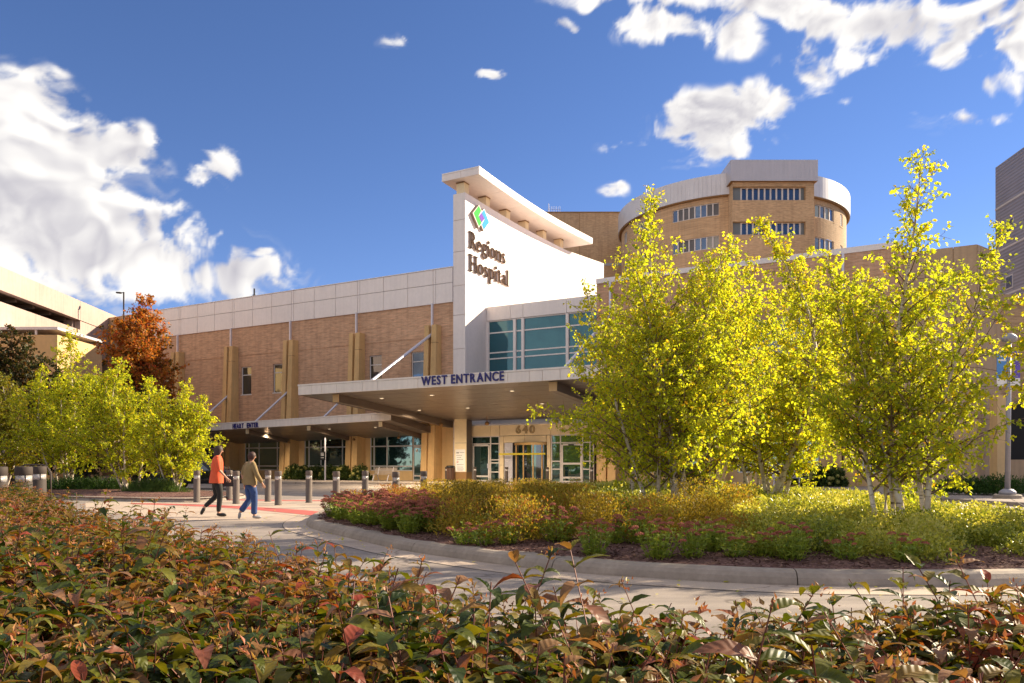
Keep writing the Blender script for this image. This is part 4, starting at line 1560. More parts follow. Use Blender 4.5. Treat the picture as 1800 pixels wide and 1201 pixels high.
# metal rim: panels round the top
rim = MB().lathe([(RR + .05, 30.5), (RR + .3, 30.5), (RR + .3, 30.62)], 96).build('metal_rim', M['tandark'], rt, fixn=True)
kp = 110
for i in range(kp):
    q0, q1 = -math.pi * .6 + 1.2 * math.pi * i / kp, -math.pi * .6 + 1.2 * math.pi * (i + 1) / kp - .0007
    P = lambda q, r_, z: tuple((tcd * math.cos(q) + trd * math.sin(q)) * r_ + Vector((0, 0, z)))
    MB().hexa([P(q0, RR + .42, 30.62), P(q1, RR + .42, 30.62), P(q1, RR + .1, 30.62), P(q0, RR + .1, 30.62), P(q0, RR + .42, 32.9), P(q1, RR + .42, 32.9), P(q1, RR + .1, 32.9), P(q0, RR + .1, 32.9)]).build('rim_panel', M['alu'], rim, fixn=True)
MB().lathe([(RR - .3, 31.0), (RR - .3, 31.2)], 48).build('roof', M['tandark'], rt)
# square bay with two window rows
BY = 81.5
lx = lambda px, Y=BY: (px - PX) / F * Y - TC.x
ly = BY - TC.y
bay = MB()
X0, X1 = lx(1288), lx(1431)
holewall([(X0 + .02, X1 - .9, 29.5, 30.95), (X0 + .02, X1 - .9, 25.8, 27.2)], X0, X1, 0, 31.45, lambda s, d, z: (s, ly + d, z), .7, None, bay)
bay.add([(X0, ly, 0), (X0, ly + 6, 0), (X0, ly + 6, 31.4), (X0, ly, 31.4)], [(3, 2, 1, 0)]).add([(X1, ly, 0), (X1, ly + 6, 0), (X1, ly + 6, 31.4), (X1, ly, 31.4)], [(0, 1, 2, 3)])
bo = bay.build('bay', M['brick2'], rt)
for c, e in ((29.5, 30.95), (25.8, 27.2)):
    a, b = X0 + 1.02, X1 - 1.35
    ed = [a + (b - a) * i / 10 for i in range(11)]
    f = MB()
    for i, s in enumerate(ed):
        f.box(s - .085, s + .085, ly + .42, ly + .55, c, e)
    for i in range(10):
        for z in (c, e - .06):
            f.box(ed[i] + .085, ed[i + 1] - .085, ly + .43, ly + .54, z, z + .06)
    wo = f.build('window', M['whiteframe'], rt)
    for i in range(10):
        ubox('pane', M['glassd'], wo, ed[i] + .085, ed[i + 1] - .085, ly + .48, ly + .5, c + .06, e - .06)
    ubox('louvre_panel', M['louvre'], wo, X0 + .05, a - .09, ly + .40, ly + .6, c, e)
    ubox('louvre_panel', M['louvre'], wo, b + .09, X1 - .92, ly + .40, ly + .6, c, e)
kx0, kx1 = lx(1284.8, 81.1), lx(1438, 81.1)
MB().box(kx0 + .06, kx1 - .06, ly - .3, ly + 9, 31.42, 33.6).build('bay_cladding', M['tandark'], rt)
for i in range(20):
    a, b = kx0 + (kx1 - kx0) * i / 20, kx0 + (kx1 - kx0) * (i + 1) / 20 - .006
    ubox('cladding_panel', M['aluflat'], rt, a, b, ly - .4, ly - .302, 31.42, 33.65)
for x in (kx0 - .02, kx1 - .05):
    ubox('cladding_panel', M['aluflat'], rt, x, x + .07, ly - .301, ly + 9, 31.42, 33.65)
mast = tag(MB().tube([(0, 0, 0), (0, 0, 3.4)], .055, 6).box(-.35, .05, -.02, .02, 3.3, 3.42).build('antenna_mast', M['silver'], None), 'thin white antenna mast on the left of the round tower roof', 'mast')
mast.location = TC + tcd * 8 + trd * -9.6 + Vector((0, 0, 31.2))

for o_, sc_ in ((rt, 1.13),):
    o_.scale = (sc_,) * 3
    o_.location = (TC.x * sc_, TC.y * sc_, CZ * (1 - sc_))
mast.scale = (1.13,) * 3
mast.location = (mast.location.x * 1.13, mast.location.y * 1.13, CZ + (mast.location.z - CZ) * 1.13)

bb = thing('brick_block', 'plain brown brick block between the sign wall and the round tower', 'building', (9, 95, 0))
MB().box(-8, 7.5, 0, 10, 0, 32.6).build('wall', M['brick2'], bb)
ubox('coping', M['tandark'], bb, -8.05, 7.55, -.06, 10, 32.6, 32.72)
for x in (-.6,):
    ubox('control_joint', M['tandark'], bb, x, x + .06, -.012, .02, 0, 32.6)
ubox('string_course', M['greytrim'], bb, -8.02, 7.5, -.05, .02, 26.0, 26.3)
ab = MB().tube([(0, 0, 0), (0, 0, 1.2)], .03, 6).tube([(-.2, 0, .5), (1.6, 0, .45)], .02, 5)
for i in range(7):
    ab.tube([(.1 + i * .22, -.01, .1), (.1 + i * .22, .01, .85)], .015, 4)
ab = tag(ab.build('yagi_antenna', M['greytrim'], None), 'small comb-shaped antenna on the brick block behind the swept roof', 'antenna')
ab.location = Vector((4.6 * 1.24, 95.5 * 1.24, CZ + (32.72 - CZ) * 1.24))
ab.scale = (1.24,) * 3
bb.scale = (1.24,) * 3
bb.location = (9 * 1.24, 95 * 1.24, CZ * (1 - 1.24))

# ------------------------------------------------------------------ parking ramp at the left
pr = thing('parking_ramp', 'beige concrete parking ramp with a dark open deck at the left edge', 'building', (-40.3, 75, 0), math.atan2(-1, .07))
# local x runs towards the camera, local y to the right of it is -, wall face looks along +y ... face at y = 0
RL = 34.0
for a, b in ((-6, 4.35), (4.38, 22), (22.03, RL)):
    ubox('upper_panel', M['ramp'], pr, a, b, -.6, 0, 14.6, 16.4)
for a, b in ((-6, 4.3), (4.32, 17.0), (17.03, RL)):
    ubox('lower_panel', M['ramp'], pr, a, b, -.55, -.05, 11.6, 13.72 if a > 0 else 14.55)
for a, b in ((3.4, 4.6), (16.6, 17.3)):
    ubox('deck_column', M['ramp'], pr, a, b, -1.4, -.62, 8, 14.6)
MB().box(-6, RL, -16, -.7, 14.7, 15.4).build('roof_deck', M['beam'], pr)
MB().box(-6, RL, -16, -.7, 11.2, 11.7).build('parking_deck', M['beam'], pr)
MB().box(-6, RL, -16.5, -15.6, 0, 15).build('rear_wall', M['dark'], pr)
MB().box(-6, RL, -1.4, -.9, 0, 11.2).build('lower_wall', M['beige'], pr)
for i in range(14):
    ubox('deck_rib', M['beam'], pr, -5 + i * 2.6, -4.7 + i * 2.6, -15, -.75, 14.35, 14.69)

lf = thing('low_left_building', 'low tan building with a grey roof edge below the parking ramp', 'building', (-37, 55, 0))
MB().box(-8, 4.2, 0, 6, 0, 10.6).build('wall', M['tan2'], lf)
MB().box(-8.1, 4.3, -.15, 6.1, 10.95, 11.15).build('roof_edge', M['silver'], lf)
for i in range(4):
    ubox('roof_edge_post', M['silver'], lf, -5.2 + i * 2.6, -5.05 + i * 2.6, -.05, .05, 10.6, 10.95)
for i in range(3):
    window(lf, [-5.8 + i * 3.3, -4.4 + i * 3.3, -3.1 + i * 3.3], [1.0, 2.4, 3.8], -.05, .09, .08, 'frame', 'glassg')
lk = wthing('link_block', 'plain beige concrete block between the parking ramp and the brick wing', 'building')
s0, s1 = s_at(92, 4), -31.55
za = onplane(130, 568, 4)[1]
MB().box(s0, s1, 4, 12, 0, za - .03).build('block_core', M['tandark'], lk)
k = 5
for i in range(k):
    for z0, z1 in ((.1, 7.2), (7.2, za - 2.3), (za - 2.3, za)):
        ubox('panel', M['beige'], lk, s0 + (s1 - s0) * i / k + .012, s0 + (s1 - s0) * (i + 1) / k - .012, 3.94, 3.998, z0 + .012, z1 - .012)
lp = thing('roof_lamp', 'dark lamp post with one arm on the parking ramp roof', 'street lamp', at(217.5, 548, 72))
MB().tube([(0, 0, -1.5), (0, 0, 1.85)], .07, 8).build('pole', M['bollarddark'], lp)
MB().tube([(0, 0, 1.78), (-.35, 0, 1.80)], .04, 6).build('arm', M['bollarddark'], lp)
MB().hexa([(-.70, -.13, 1.74), (-.25, -.13, 1.70), (-.25, .13, 1.70), (-.70, .13, 1.74), (-.66, -.1, 1.86), (-.25, -.1, 1.84), (-.25, .1, 1.84), (-.66, .1, 1.86)]).build('lamp_head', M['bollarddark'], lp)

# ------------------------------------------------------------------ plants
def unit(a):
    return a / np.maximum(np.linalg.norm(a, axis=-1, keepdims=True), 1e-9)


def leaf_arrays(P, A, Nn, L, Wd, fold=.18, curl=.12):
    """folded four-cornered leaves: base P, axis A, face normal Nn, length L, width Wd"""
    A = unit(A)
    B = unit(np.cross(A, Nn))
    Nn = np.cross(B, A)
    L, Wd = L[:, None], Wd[:, None]
    b = P
    l = P + A * L * .42 + B * Wd * .5 + Nn * Wd * fold
    r = P + A * L * .42 - B * Wd * .5 + Nn * Wd * fold
    t = P + A * L - Nn * L * curl
    V = np.stack([b, l, t, r], 1).reshape(-1, 3)
    i = np.arange(len(P))[:, None] * 4
    T = np.concatenate([i + np.array([0, 2, 1]), i + np.array([0, 3, 2])])
    return V, T


def thin_sticks(S, D, L, r0, r1):
    """three-sided tapering twigs, all in one array"""
    D = unit(D)
    h = np.where(np.abs(D[:, 2:3]) > .9, np.array([[1.0, 0, 0]]), np.array([[0, 0, 1.0]]))
    a = unit(np.cross(D, h))
    b = np.cross(D, a)
    E = S + D * L[:, None]
    vs = []
    for (p, r) in ((S, r0), (E, r1)):
        for k in range(3):
            q = 2 * math.pi * k / 3
            vs.append(p + (a * math.cos(q) + b * math.sin(q)) * r)
    V = np.stack(vs, 1).reshape(-1, 3)
    i = np.arange(len(S))[:, None] * 6
    T = np.concatenate([i + np.array(t) for t in ((0, 1, 4), (0, 4, 3), (1, 2, 5), (1, 5, 4), (2, 0, 3), (2, 3, 5))])
    return V, T


def merge(parts):
    V, T, n = [], [], 0
    for v, t in parts:
        V.append(v)
        T.append(t + n)
        n += len(v)
    return np.concatenate(V), np.concatenate(T)


def tree(name, label, base, stems, R_, nbr, per_m, leaves, leafL, seed, mat='birch', bark='bark', clear=.16, prof=None, group=None, tintc=.5, tints=.26, up=(22, 58), twigl=(.16, .42), z0=0.0, cat='tree', leanx=0.0):
    """a tree as an Empty with trunk (stems, limbs), twigs and crown; stems = (dx, dy, height, radius, foot dx, foot dy)"""
    rng = np.random.default_rng(seed)
    root = thing(name, label, cat, (base[0], base[1], z0), 0, group)
    wood, tw_s, tw_d, tw_l = MB(), [], [], []
    prof = prof or (lambda f: (min(1, (f - clear) / .16 + .42)) * (1.0 - .96 * max(0, (f - .26) / .74)) ** 1.05)
    hmax = max(s[2] for s in stems)
    for (dx, dy, h, r0, fx, fy) in stems:
        bow = np.array([rng.normal(0, .05), rng.normal(0, .05), 0]) * h
        k1, k2 = rng.uniform(0, 6, 2)

        def path(f):
            lean = f ** 1.25
            return np.array([fx + dx * lean + bow[0] * math.sin(math.pi * f) + .018 * h * math.sin(5 * f + k1), fy + dy * lean + bow[1] * math.sin(math.pi * f) + .018 * h * math.sin(4.4 * f + k2), h * f - .08])
        fs = np.linspace(0, 1, 14)
        wood.tube([path(f) for f in fs], [max(.006, r0 * (1 - f) ** .75) * (1.18 if f == 0 else 1) for f in fs], 9, 0)
        n = max(8, int(nbr * h / hmax))
        for i in range(n):
            f = clear + (1 - clear) * ((i + rng.uniform(.1, .9)) / n) ** .92
            f = min(f, .985)
            p = path(f)
            q = i * 2.39996 + rng.uniform(-.5, .5)
            L = R_ * prof(f) * rng.uniform(.45, 1.15) * (.6 + .4 * h / hmax) + .10
            el = R(up[0] + (up[1] - up[0]) * f + rng.uniform(-10, 10))
            dv = np.array([math.cos(q) * math.cos(el), math.sin(q) * math.cos(el), math.sin(el)])
            pts = []
            m = 5
            cur, d = p.copy(), dv.copy()
            for k in range(m + 1):
                pts.append(cur.copy())
                d = d + rng.normal(0, .13, 3) + np.array([0, 0, -.06 if k > 1 else .06])
                d /= np.linalg.norm(d)
                cur = cur + d * L / m
            rb = max(.004, min(r0 * .42 * (1 - f) + .004, .03))
            wood.tube(pts, [max(.0025, rb * (1 - k / (m + .6))) for k in range(m + 1)], 5, 1, False)
            nt_ = max(3, int(per_m * L + 2))
            for k in range(nt_):
                g = rng.uniform(.12, 1.0) ** .8
                x = g * m
                j = min(int(x), m - 1)
                s = pts[j] + (pts[j + 1] - pts[j]) * (x - j)
                bd = pts[j + 1] - pts[j]
                bd = bd / (np.linalg.norm(bd) + 1e-9)
                dd = bd * rng.uniform(.2, .9) + rng.normal(0, .62, 3) + np.array([0, 0, -.05])
                tw_s.append(s)
                tw_d.append(dd / np.linalg.norm(dd))
                tw_l.append(rng.uniform(*twigl) * (1.0 - .35 * f))
        for k in range(10):     # the leading shoot
            f = rng.uniform(.80, 1.0)
            tw_s.append(path(f))
            dd = np.array([rng.normal(0, .5), rng.normal(0, .5), rng.uniform(.3, 1.0)])
            tw_d.append(dd / np.linalg.norm(dd))
            tw_l.append(rng.uniform(.10, .26))
    wood.build('trunk', [M[bark], M['twig'] if bark == 'bark' else M[bark]], root, True)
    S, Dn, L = np.array(tw_s), np.array(tw_d), np.array(tw_l)
    tw = bpy.data.objects.new('twigs', np_mesh('twigs', *thin_sticks(S, Dn, L, .0035, .0015), M['twig']))
    COL.objects.link(tw)
    tw.parent = root
    tag(tw, kind='stuff')
    k = leaves / len(S)
    cnt = np.maximum(1, rng.poisson(k * L / L.mean()))
    ti = np.repeat(np.arange(len(S)), cnt)
    n = len(ti)
    s = rng.uniform(.12, 1.06, n)
    P = S[ti] + Dn[ti] * (L[ti] * s)[:, None] + rng.normal(0, .016, (n, 3)) + np.stack([np.zeros(n), np.zeros(n), -.10 * L[ti] * s * s], 1)
    A = Dn[ti] * .45 + rng.normal(0, .55, (n, 3)) + np.array([0, 0, -.45])
    Nn = rng.normal(0, .6, (n, 3)) + np.array([0, 0, .55])
    LL = leafL * rng.uniform(.65, 1.2, n)
    V, T = leaf_arrays(P, A, Nn, LL, LL * rng.uniform(.62, .85, n), .16, .10)
    twt = rng.normal(0, 1, len(S))
    tint = np.clip(tintc + tints * (.55 * twt[ti] + .75 * rng.normal(0, 1, n)) + .10 * (P[:, 2] / hmax - .5), 0, .93)
    tint = np.where(rng.uniform(0, 1, n) < .018, 1.0, tint)
    cr = bpy.data.objects.new('crown', np_mesh('crown', V, T, M[mat], np.repeat(tint, 4)))
    COL.objects.link(cr)
    cr.parent = root
    return root


def mound_leaves(rng, n, rx, ry, h, L, asp=.6, shell=.55, upb=.4):
    """leaf arrays filling a rounded mound from the ground up"""
    d = unit(rng.normal(0, 1, (n, 3)))
    d[:, 2] = np.abs(d[:, 2])
    r = 1 - (1 - shell) * rng.uniform(0, 1, n) ** 1.4
    lump = 1 + .16 * np.sin(d[:, 0] * 6 + 1.3) * np.sin(d[:, 1] * 5 + .4) + .10 * np.sin(d[:, 2] * 9)
    P = d * (r * lump)[:, None] * np.array([rx, ry, h])
    A = d * .6 + rng.normal(0, .6, (n, 3)) + np.array([0, 0, upb])
    Nn = rng.normal(0, .7, (n, 3)) + np.array([0, 0, .6])
    LL = L * rng.uniform(.6, 1.25, n)
    return P, A, Nn, LL, LL * asp * rng.uniform(.8, 1.2, n)


# --- birches on the island (multi-stemmed)
tree('birch_tree', 'tall slender birch clump at the right, its top highest of all trees', (6.05, 11.6), [(.10, .1, 5.75, .062, 0, 0), (.95, -.35, 4.6, .048, .22, -.05), (.80, .7, 4.2, .042, .30, .12), (-.55, .5, 4.5, .042, -.28, .35), (-.75, -.3, 3.9, .036, -.12, .4), (-.1, .9, 4.3, .036, -.02, .5)],
     1.7, 58, 13, 27000, .064, 11, clear=.13, z0=float(isl_z(6.05, 11.6)), tintc=.50)
tree('birch_tree', 'broad yellow birch clump nearest the canopy, with two pale trunks leaning apart', (3.0, 14.1), [(-.35, .1, 6.05, .062, -.05, 0), (-.75, .3, 4.6, .050, .05, .05), (.75, .1, 5.3, .055, .32, 0), (-1.35, -.3, 4.3, .042, -.25, .3), (.75, -.7, 4.8, .042, .1, .3), (-.7, -.8, 4.7, .038, -.15, .25), (1.3, .3, 4.4, .04, .3, .2)],
     2.4, 58, 12, 36000, .066, 12, z0=float(isl_z(3.0, 14.1)), tintc=.55, clear=.12)
tree('birch_tree', 'yellow birch clump in the middle of the island with one stem leaning far right', (5.9, 17.0), [(-.30, .1, 6.5, .066, -.1, 0), (1.05, .1, 4.2, .055, .1, -.1), (1.25, .5, 4.0, .05, .18, .1), (-.9, .3, 5.7, .05, -.12, .1), (.25, -.8, 5.4, .05, 0, .2), (-1.6, -.4, 5.3, .042, -.2, .1)],
     2.0, 56, 12, 30000, .072, 13, z0=.26, tintc=.57, clear=.14)
tree('birch_tree', 'smaller birch clump with thin stems behind the broad one, close to the entrance doors', (3.55, 20.2), [(-.6, .1, 5.3, .045, -.3, 0), (.35, .2, 5.6, .045, -.1, 0), (-1.2, -.2, 4.2, .038, -.45, .1), (.7, .3, 4.9, .042, .4, 0), (-.5, -.8, 4.5, .038, .2, .1), (.9, -.5, 4.6, .038, .5, .2)],
     2.1, 54, 12, 26000, .078, 14, clear=.12, z0=.26, tintc=.50)
tree('birch_tree', 'birch clump farthest back on the island, between the two broad ones', (7.0, 22.0), [(-.2, .1, 6.9, .05, 0, 0), (.7, .2, 6.2, .045, .2, 0), (-.9, -.2, 6.2, .045, -.2, .1), (.3, -.8, 5.8, .042, .1, .1), (-1.4, .2, 5.6, .04, -.2, 0)],
     2.3, 52, 11, 24000, .088, 15, clear=.12, z0=.26, tintc=.55)
tree('birch_tree', 'birch at the right edge of the picture with orange tinged leaves', (9.0, 11.5), [(-.55, .2, 4.6, .055, 0, 0), (-.1, .2, 4.2, .048, .1, 0), (-.8, -.4, 3.6, .04, .05, .1), (.5, -.2, 4.3, .045, .2, .1)],
     2.0, 60, 14, 27000, .064, 16, clear=.30, z0=float(isl_z(9.0, 11.5)), tintc=.62, tints=.30)
# --- birches on the left bed
tree('birch_tree', 'rounded small birch beside the woman in coral, rightmost of the left group', (-12.95, 29.4), [(.25, .1, 4.3, .06, 0, 0), (.85, .1, 3.7, .05, .1, 0), (-.5, .1, 4.0, .05, -.1, 0), (.3, -.6, 3.6, .045, 0, .1), (-.9, -.1, 3.3, .04, -.1, 0)],
     1.8, 52, 12, 18000, .090, 21, 'birch', z0=.15, tintc=.52, clear=.14)
tree('birch_tree', 'birch in the middle of the left group with two thin pale trunks', (-15.6, 31.0), [(-.25, .1, 5.4, .06, -.05, 0), (.6, .1, 4.6, .055, .35, 0), (-.9, .2, 4.8, .05, -.2, 0), (.3, -.8, 4.2, .05, 0, .1), (-.5, -.8, 4.0, .045, -.3, .2)],
     2.5, 54, 12, 22000, .092, 22, 'birch', z0=.2, clear=.12, tintc=.48)
tree('birch_tree', 'tall birch of the left group whose tip reaches the parking ramp', (-18.6, 31.8), [(.25, .1, 6.6, .065, 0, 0), (-.8, .1, 5.2, .055, -.2, 0), (.9, -.1, 4.9, .05, .3, 0), (0, -.9, 4.6, .05, 0, .2), (-1.3, .3, 4.4, .045, -.3, .1)],
     2.6, 54, 12, 22000, .092, 23, 'birch', z0=.25, clear=.12, tintc=.46)
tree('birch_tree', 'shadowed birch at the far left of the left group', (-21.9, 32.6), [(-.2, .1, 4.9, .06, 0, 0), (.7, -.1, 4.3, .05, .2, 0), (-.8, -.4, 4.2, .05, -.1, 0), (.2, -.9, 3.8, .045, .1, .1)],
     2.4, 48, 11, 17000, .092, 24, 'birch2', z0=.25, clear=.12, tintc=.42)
fullp = lambda f: max(.12, math.sin(math.pi * min(1, max(0, (f - .12) / .88)) ** .8) ** .7)
tree('maple_tree', 'red and orange autumn maple in front of the brick wing end', (-26.3, 53.5), [(.2, 0, 13.0, .20, 0, 0), (1.0, .5, 11.6, .12, .1, 0), (-1.1, -.4, 11.4, .12, -.1, 0), (.4, -1.2, 10.8, .1, 0, 0), (-.5, 1.1, 11.0, .1, 0, 0)],
     3.1, 58, 9, 27000, .20, 31, 'maple', 'darkbark', .22, fullp, tintc=.55, tints=.30, twigl=(.35, .9))
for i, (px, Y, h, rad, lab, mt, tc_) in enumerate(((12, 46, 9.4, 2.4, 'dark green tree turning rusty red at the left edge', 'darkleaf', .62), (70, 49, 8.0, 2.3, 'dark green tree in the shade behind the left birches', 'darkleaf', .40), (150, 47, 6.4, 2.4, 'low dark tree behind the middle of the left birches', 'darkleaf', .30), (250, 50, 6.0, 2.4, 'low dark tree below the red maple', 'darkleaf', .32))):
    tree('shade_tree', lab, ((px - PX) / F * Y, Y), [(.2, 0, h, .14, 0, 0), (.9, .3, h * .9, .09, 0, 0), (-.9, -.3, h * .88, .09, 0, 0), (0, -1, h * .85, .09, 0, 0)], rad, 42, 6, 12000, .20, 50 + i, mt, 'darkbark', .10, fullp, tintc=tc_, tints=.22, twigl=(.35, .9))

# --- spirea mass and bright groundcover on the island: uncountable planting
rng = np.random.default_rng(5)
parts, tints = [], []


def scatter(poly_test, x0, x1, y0, y1, step, jit):
    pts = []
    y = y0
    while y < y1:
        x = x0
        while x < x1:
            p = (x + rng.uniform(-jit, jit), y + rng.uniform(-jit, jit))
            if poly_test(*p):
                pts.append(p)
            x += step
        y += step * .9
    return pts


def spirea_zone(x, y):
    if isl_in(x, y) > .90:
        return False
    px = PX + F * x / y
    # golden shrubs fill the left and middle of the island
    return y < 27 and y > 10.15 and px < (1310 if y < 13.2 + .5 * math.sin(x * 2.3) else 1010 + 40 * math.sin(y))


spz = [p for p in scatter(spirea_zone, -5, 6, 9.8, 27, .88, .26) if not (PX + F * p[0] / p[1] < 745 and p[1] < 18.5)]
NS = 0
for (x, y) in spz:
    near = max(0.3, min(1, 13.5 / y))
    h = rng.uniform(.30, .62) * (1 if y > 12 else .85) * (1 if y < 16 else .78)
    n = int(2300 * near)
    P, A, Nn, LL, WW = mound_leaves(rng, n, rng.uniform(.44, .60), rng.uniform(.44, .60), h, .040, .55, .35, .7)
    # upright wispy shoots
    k = n // 5
    P[:k, 2] = h * rng.uniform(.7, 1.18, k)
    P[:k, :2] *= .8
    P += np.array([x, y, float(isl_z(x, y)) + .03])
    parts.append(leaf_arrays(P, A, Nn, LL, WW))
    base_t = rng.normal(.50, .20)
    tints.append(np.repeat(np.clip(base_t + rng.normal(0, .20, n) + .12 * (P[:, 2] - P[:, 2].min()) / h, 0, 1), 4))
V, T = merge(parts)
o = bpy.data.objects.new('spirea_planting', np_mesh('spirea_planting', V, T, M['spirea'], np.concatenate(tints)))
COL.objects.link(o)
tag(o, 'golden brown fine leaved shrub mass filling the left half of the island', 'shrubs', kind='stuff')

def cover_zone(x, y):
    q = float(isl_in(x, y))
    if q > .88 + .025 * math.sin(x * 3.1):
        return False
    px = PX + F * x / y
    if y < 9.7 and px < 1330:
        return False
    if 9.7 <= y < 13.2 + .5 * math.sin(x * 2.3) and px < 1310:
        return rng.uniform() < .10
    return px > 1000 + 60 * math.sin(y * 2.1)


parts, tints = [], []
for (x, y) in scatter(cover_zone, -1, 9.6, 8.3, 29, .56, .20):
    n = int(1050 * min(1, (11.5 / y) ** 1.5) + 90)
    h = rng.uniform(.15, .38) * (.8 if isl_in(x, y) > .85 else 1)
    P, A, Nn, LL, WW = mound_leaves(rng, n, rng.uniform(.30, .46), rng.uniform(.30, .46), h, .050 * min(1.7, max(.9, y / 12)), .62, .35, .45)
    k = n // 8
    P[:k, 2] = h * rng.uniform(.8, 1.25, k)
    P += np.array([x, y, 0])
    P[:, 2] += isl_z(P[:, 0], P[:, 1]) - .02
    parts.append(leaf_arrays(P, A, Nn, LL, WW))
    bt = rng.normal(.44, .18)
    tints.append(np.repeat(np.clip(bt + rng.normal(0, .2, n) + .15 * (P[:, 2] - P[:, 2].min()) / h, 0, 1), 4))
V, T = merge(parts)
o = bpy.data.objects.new('groundcover', np_mesh('groundcover', V, T, M['cover'], np.concatenate(tints)))
COL.objects.link(o)
tag(o, 'bright green low groundcover around the birch stems on the island', 'groundcover', kind='stuff')

# --- stonecrop clumps
def sedum_mesh(seed, nst, h, rad):
    g = np.random.default_rng(seed)
    LP, LA, LN, LL, LW, ST = [], [], [], [], [], []
    heads = []
    for i in range(nst):
        q, r_ = g.uniform(0, 6.283), rad * math.sqrt(g.uniform(0, 1))
        foot = np.array([math.cos(q), math.sin(q), 0]) * r_ * .45
        hh_ = h * g.uniform(.62, 1.05) * (1 - .25 * (r_ / rad) ** 2)
        tip = np.array([math.cos(q) * r_, math.sin(q) * r_, hh_])
        ST.append((foot, tip))
        nl = int(hh_ / .030)
        for k in range(nl):
            f = (k + .6) / (nl + .3)
            a = k * 2.4 + q
            d = np.array([math.cos(a), math.sin(a), .45])
            LP.append(foot + (tip - foot) * f)
            LA.append(d)
            LN.append(np.array([-math.cos(a) * .5, -math.sin(a) * .5, 1.0]) + g.normal(0, .2, 3))
            LL.append(.075 * g.uniform(.7, 1.15) * (1.1 - .5 * f))
            LW.append(.040 * g.uniform(.8, 1.2) * (1.1 - .4 * f))
        if i % 2 == 0 or nst > 32:
            heads.append((tip, g.uniform(.55, 1.05)))
    S = np.array([a for a, b in ST])
    E = np.array([b for a, b in ST])
    V1, T1 = leaf_arrays(np.array(LP), np.array(LA), np.array(LN), np.array(LL), np.array(LW), .12, .0)
    t1 = np.repeat(np.clip(g.normal(.5, .22, len(LP)), 0, 1), 4)
    V2, T2 = thin_sticks(S, E - S, np.linalg.norm(E - S, axis=1), .006, .004)
    V, T = merge([(V1, T1), (V2, T2)])
    return np_mesh('stonecrop_foliage', V, T, M['sedumleaf'], np.concatenate([t1, np.full(len(V2), .6)])), heads


hd = []
for k in range(3):
    g = np.random.default_rng(70 + k)
    mb = MB()
    # a flat domed cluster of little florets
    for i in range(26):
        q, r_ = i * 2.39996, .042 * math.sqrt((i + .5) / 26)
        c = (math.cos(q) * r_, math.sin(q) * r_, .020 * (1 - (r_ / .044) ** 2) + g.normal(0, .002))
        rr_ = g.uniform(.008, .012)
        mb.add([(c[0] + rr_ * math.cos(a), c[1] + rr_ * math.sin(a), c[2] - .004) for a in (0, 1.57, 3.14, 4.71)] + [(c[0], c[1], c[2] + rr_)], [(0, 1, 4), (1, 2, 4), (2, 3, 4), (3, 0, 4)])
    hd.append(mb.mesh('flower_head', M['sedumhead']))
sed_var = [sedum_mesh(80 + k, (24, 30, 34, 20)[k], (.34, .38, .42, .28)[k], (.21, .24, .28, .19)[k]) for k in range(4)]
front = [(720, 940, 1), (783, 936, 0), (817, 958, 3), (852, 960, 3), (890, 960, 0), (933, 953, 1), (982, 958, 2), (1043, 977, 1), (1080, 963, 0), (1120, 963, 1), (1157, 983, 1), (1218, 983, 0), (1250, 975, 1), (1290, 983, 3), (1343, 983, 3), (1393, 987, 1), (1490, 987, 3), (1590, 990, 3), (690, 933, 2)]
front.sort()
ordn = ['first', 'second', 'third', 'fourth', 'fifth', 'sixth', 'seventh', 'eighth', 'ninth', 'tenth', 'eleventh', 'twelfth', 'thirteenth', 'fourteenth', 'fifteenth', 'sixteenth', 'seventeenth', 'eighteenth', 'nineteenth', 'twentieth', 'twenty-first', 'twenty-second', 'twenty-third', 'twenty-fourth', 'twenty-fifth', 'twenty-sixth', 'twenty-seventh', 'twenty-eighth', 'twenty-ninth', 'thirtieth', 'thirty-first', 'thirty-second', 'thirty-third', 'thirty-fourth', 'thirty-fifth', 'thirty-sixth', 'thirty-seventh', 'thirty-eighth', 'thirty-ninth', 'fortieth', 'forty-first', 'forty-second']
g = random.Random(8)


def sedum(p, var, label, group, sc=1.0, hsc=1.0):
    r_ = thing('stonecrop', label, 'stonecrop', (p.x, p.y, float(isl_z(p.x, p.y)) - .01), g.uniform(0, 6), group)
    r_.scale = (sc,) * 3
    me, hs_ = sed_var[var]
    tag(inst('foliage', me, r_), kind='stuff')
    for tip, s in hs_:
        inst('flower_head', g.choice(hd), r_, tip, (g.uniform(-.3, .3), g.uniform(-.3, .3), g.uniform(0, 6)), (s * 1.15 * hsc,) * 3)


for i, (px_, py_, v_) in enumerate(front):
    p = gnd(px_, py_ - 3, .17)
    sedum(p, v_, f'green stonecrop with rusty heads, {ordn[i]} from the left along the kerb', 'stonecrops along the kerb', g.uniform(1.05, 1.3), .9)
mass = []
for r_ in range(6):
    for c in range(7):
        x_, y_ = -3.6 + c * .38 + r_ * -.05 + g.uniform(-.07, .07), 14.1 + r_ * .62 + c * -.30 + g.uniform(-.08, .08)
        if isl_in(x_, y_) < .93 and (x_ > -3.9 or y_ > 16):
            mass.append((x_, y_))
mass.sort(key=lambda q: PX + F * q[0] / q[1])
for i, (x_, y_) in enumerate(mass):
    sedum(Vector((x_, y_, 0)), g.choice([1, 2]), f'dense stonecrop with dark red heads, {ordn[i]} from the left in the island tip patch', 'stonecrops massed at the island tip', g.uniform(1.0, 1.4), 1.2)

# yellow marker stake among the stonecrops
stk = tag(MB().box(-.03, .03, -.012, .012, -.05, .42).build('marker_stake', M['tape'], None), 'short yellow wooden stake leaning among the red stonecrops at the island tip', 'stake')
stk.location = gnd(662, 922, .15)
stk.rotation_euler = (0, R(-12), .3)

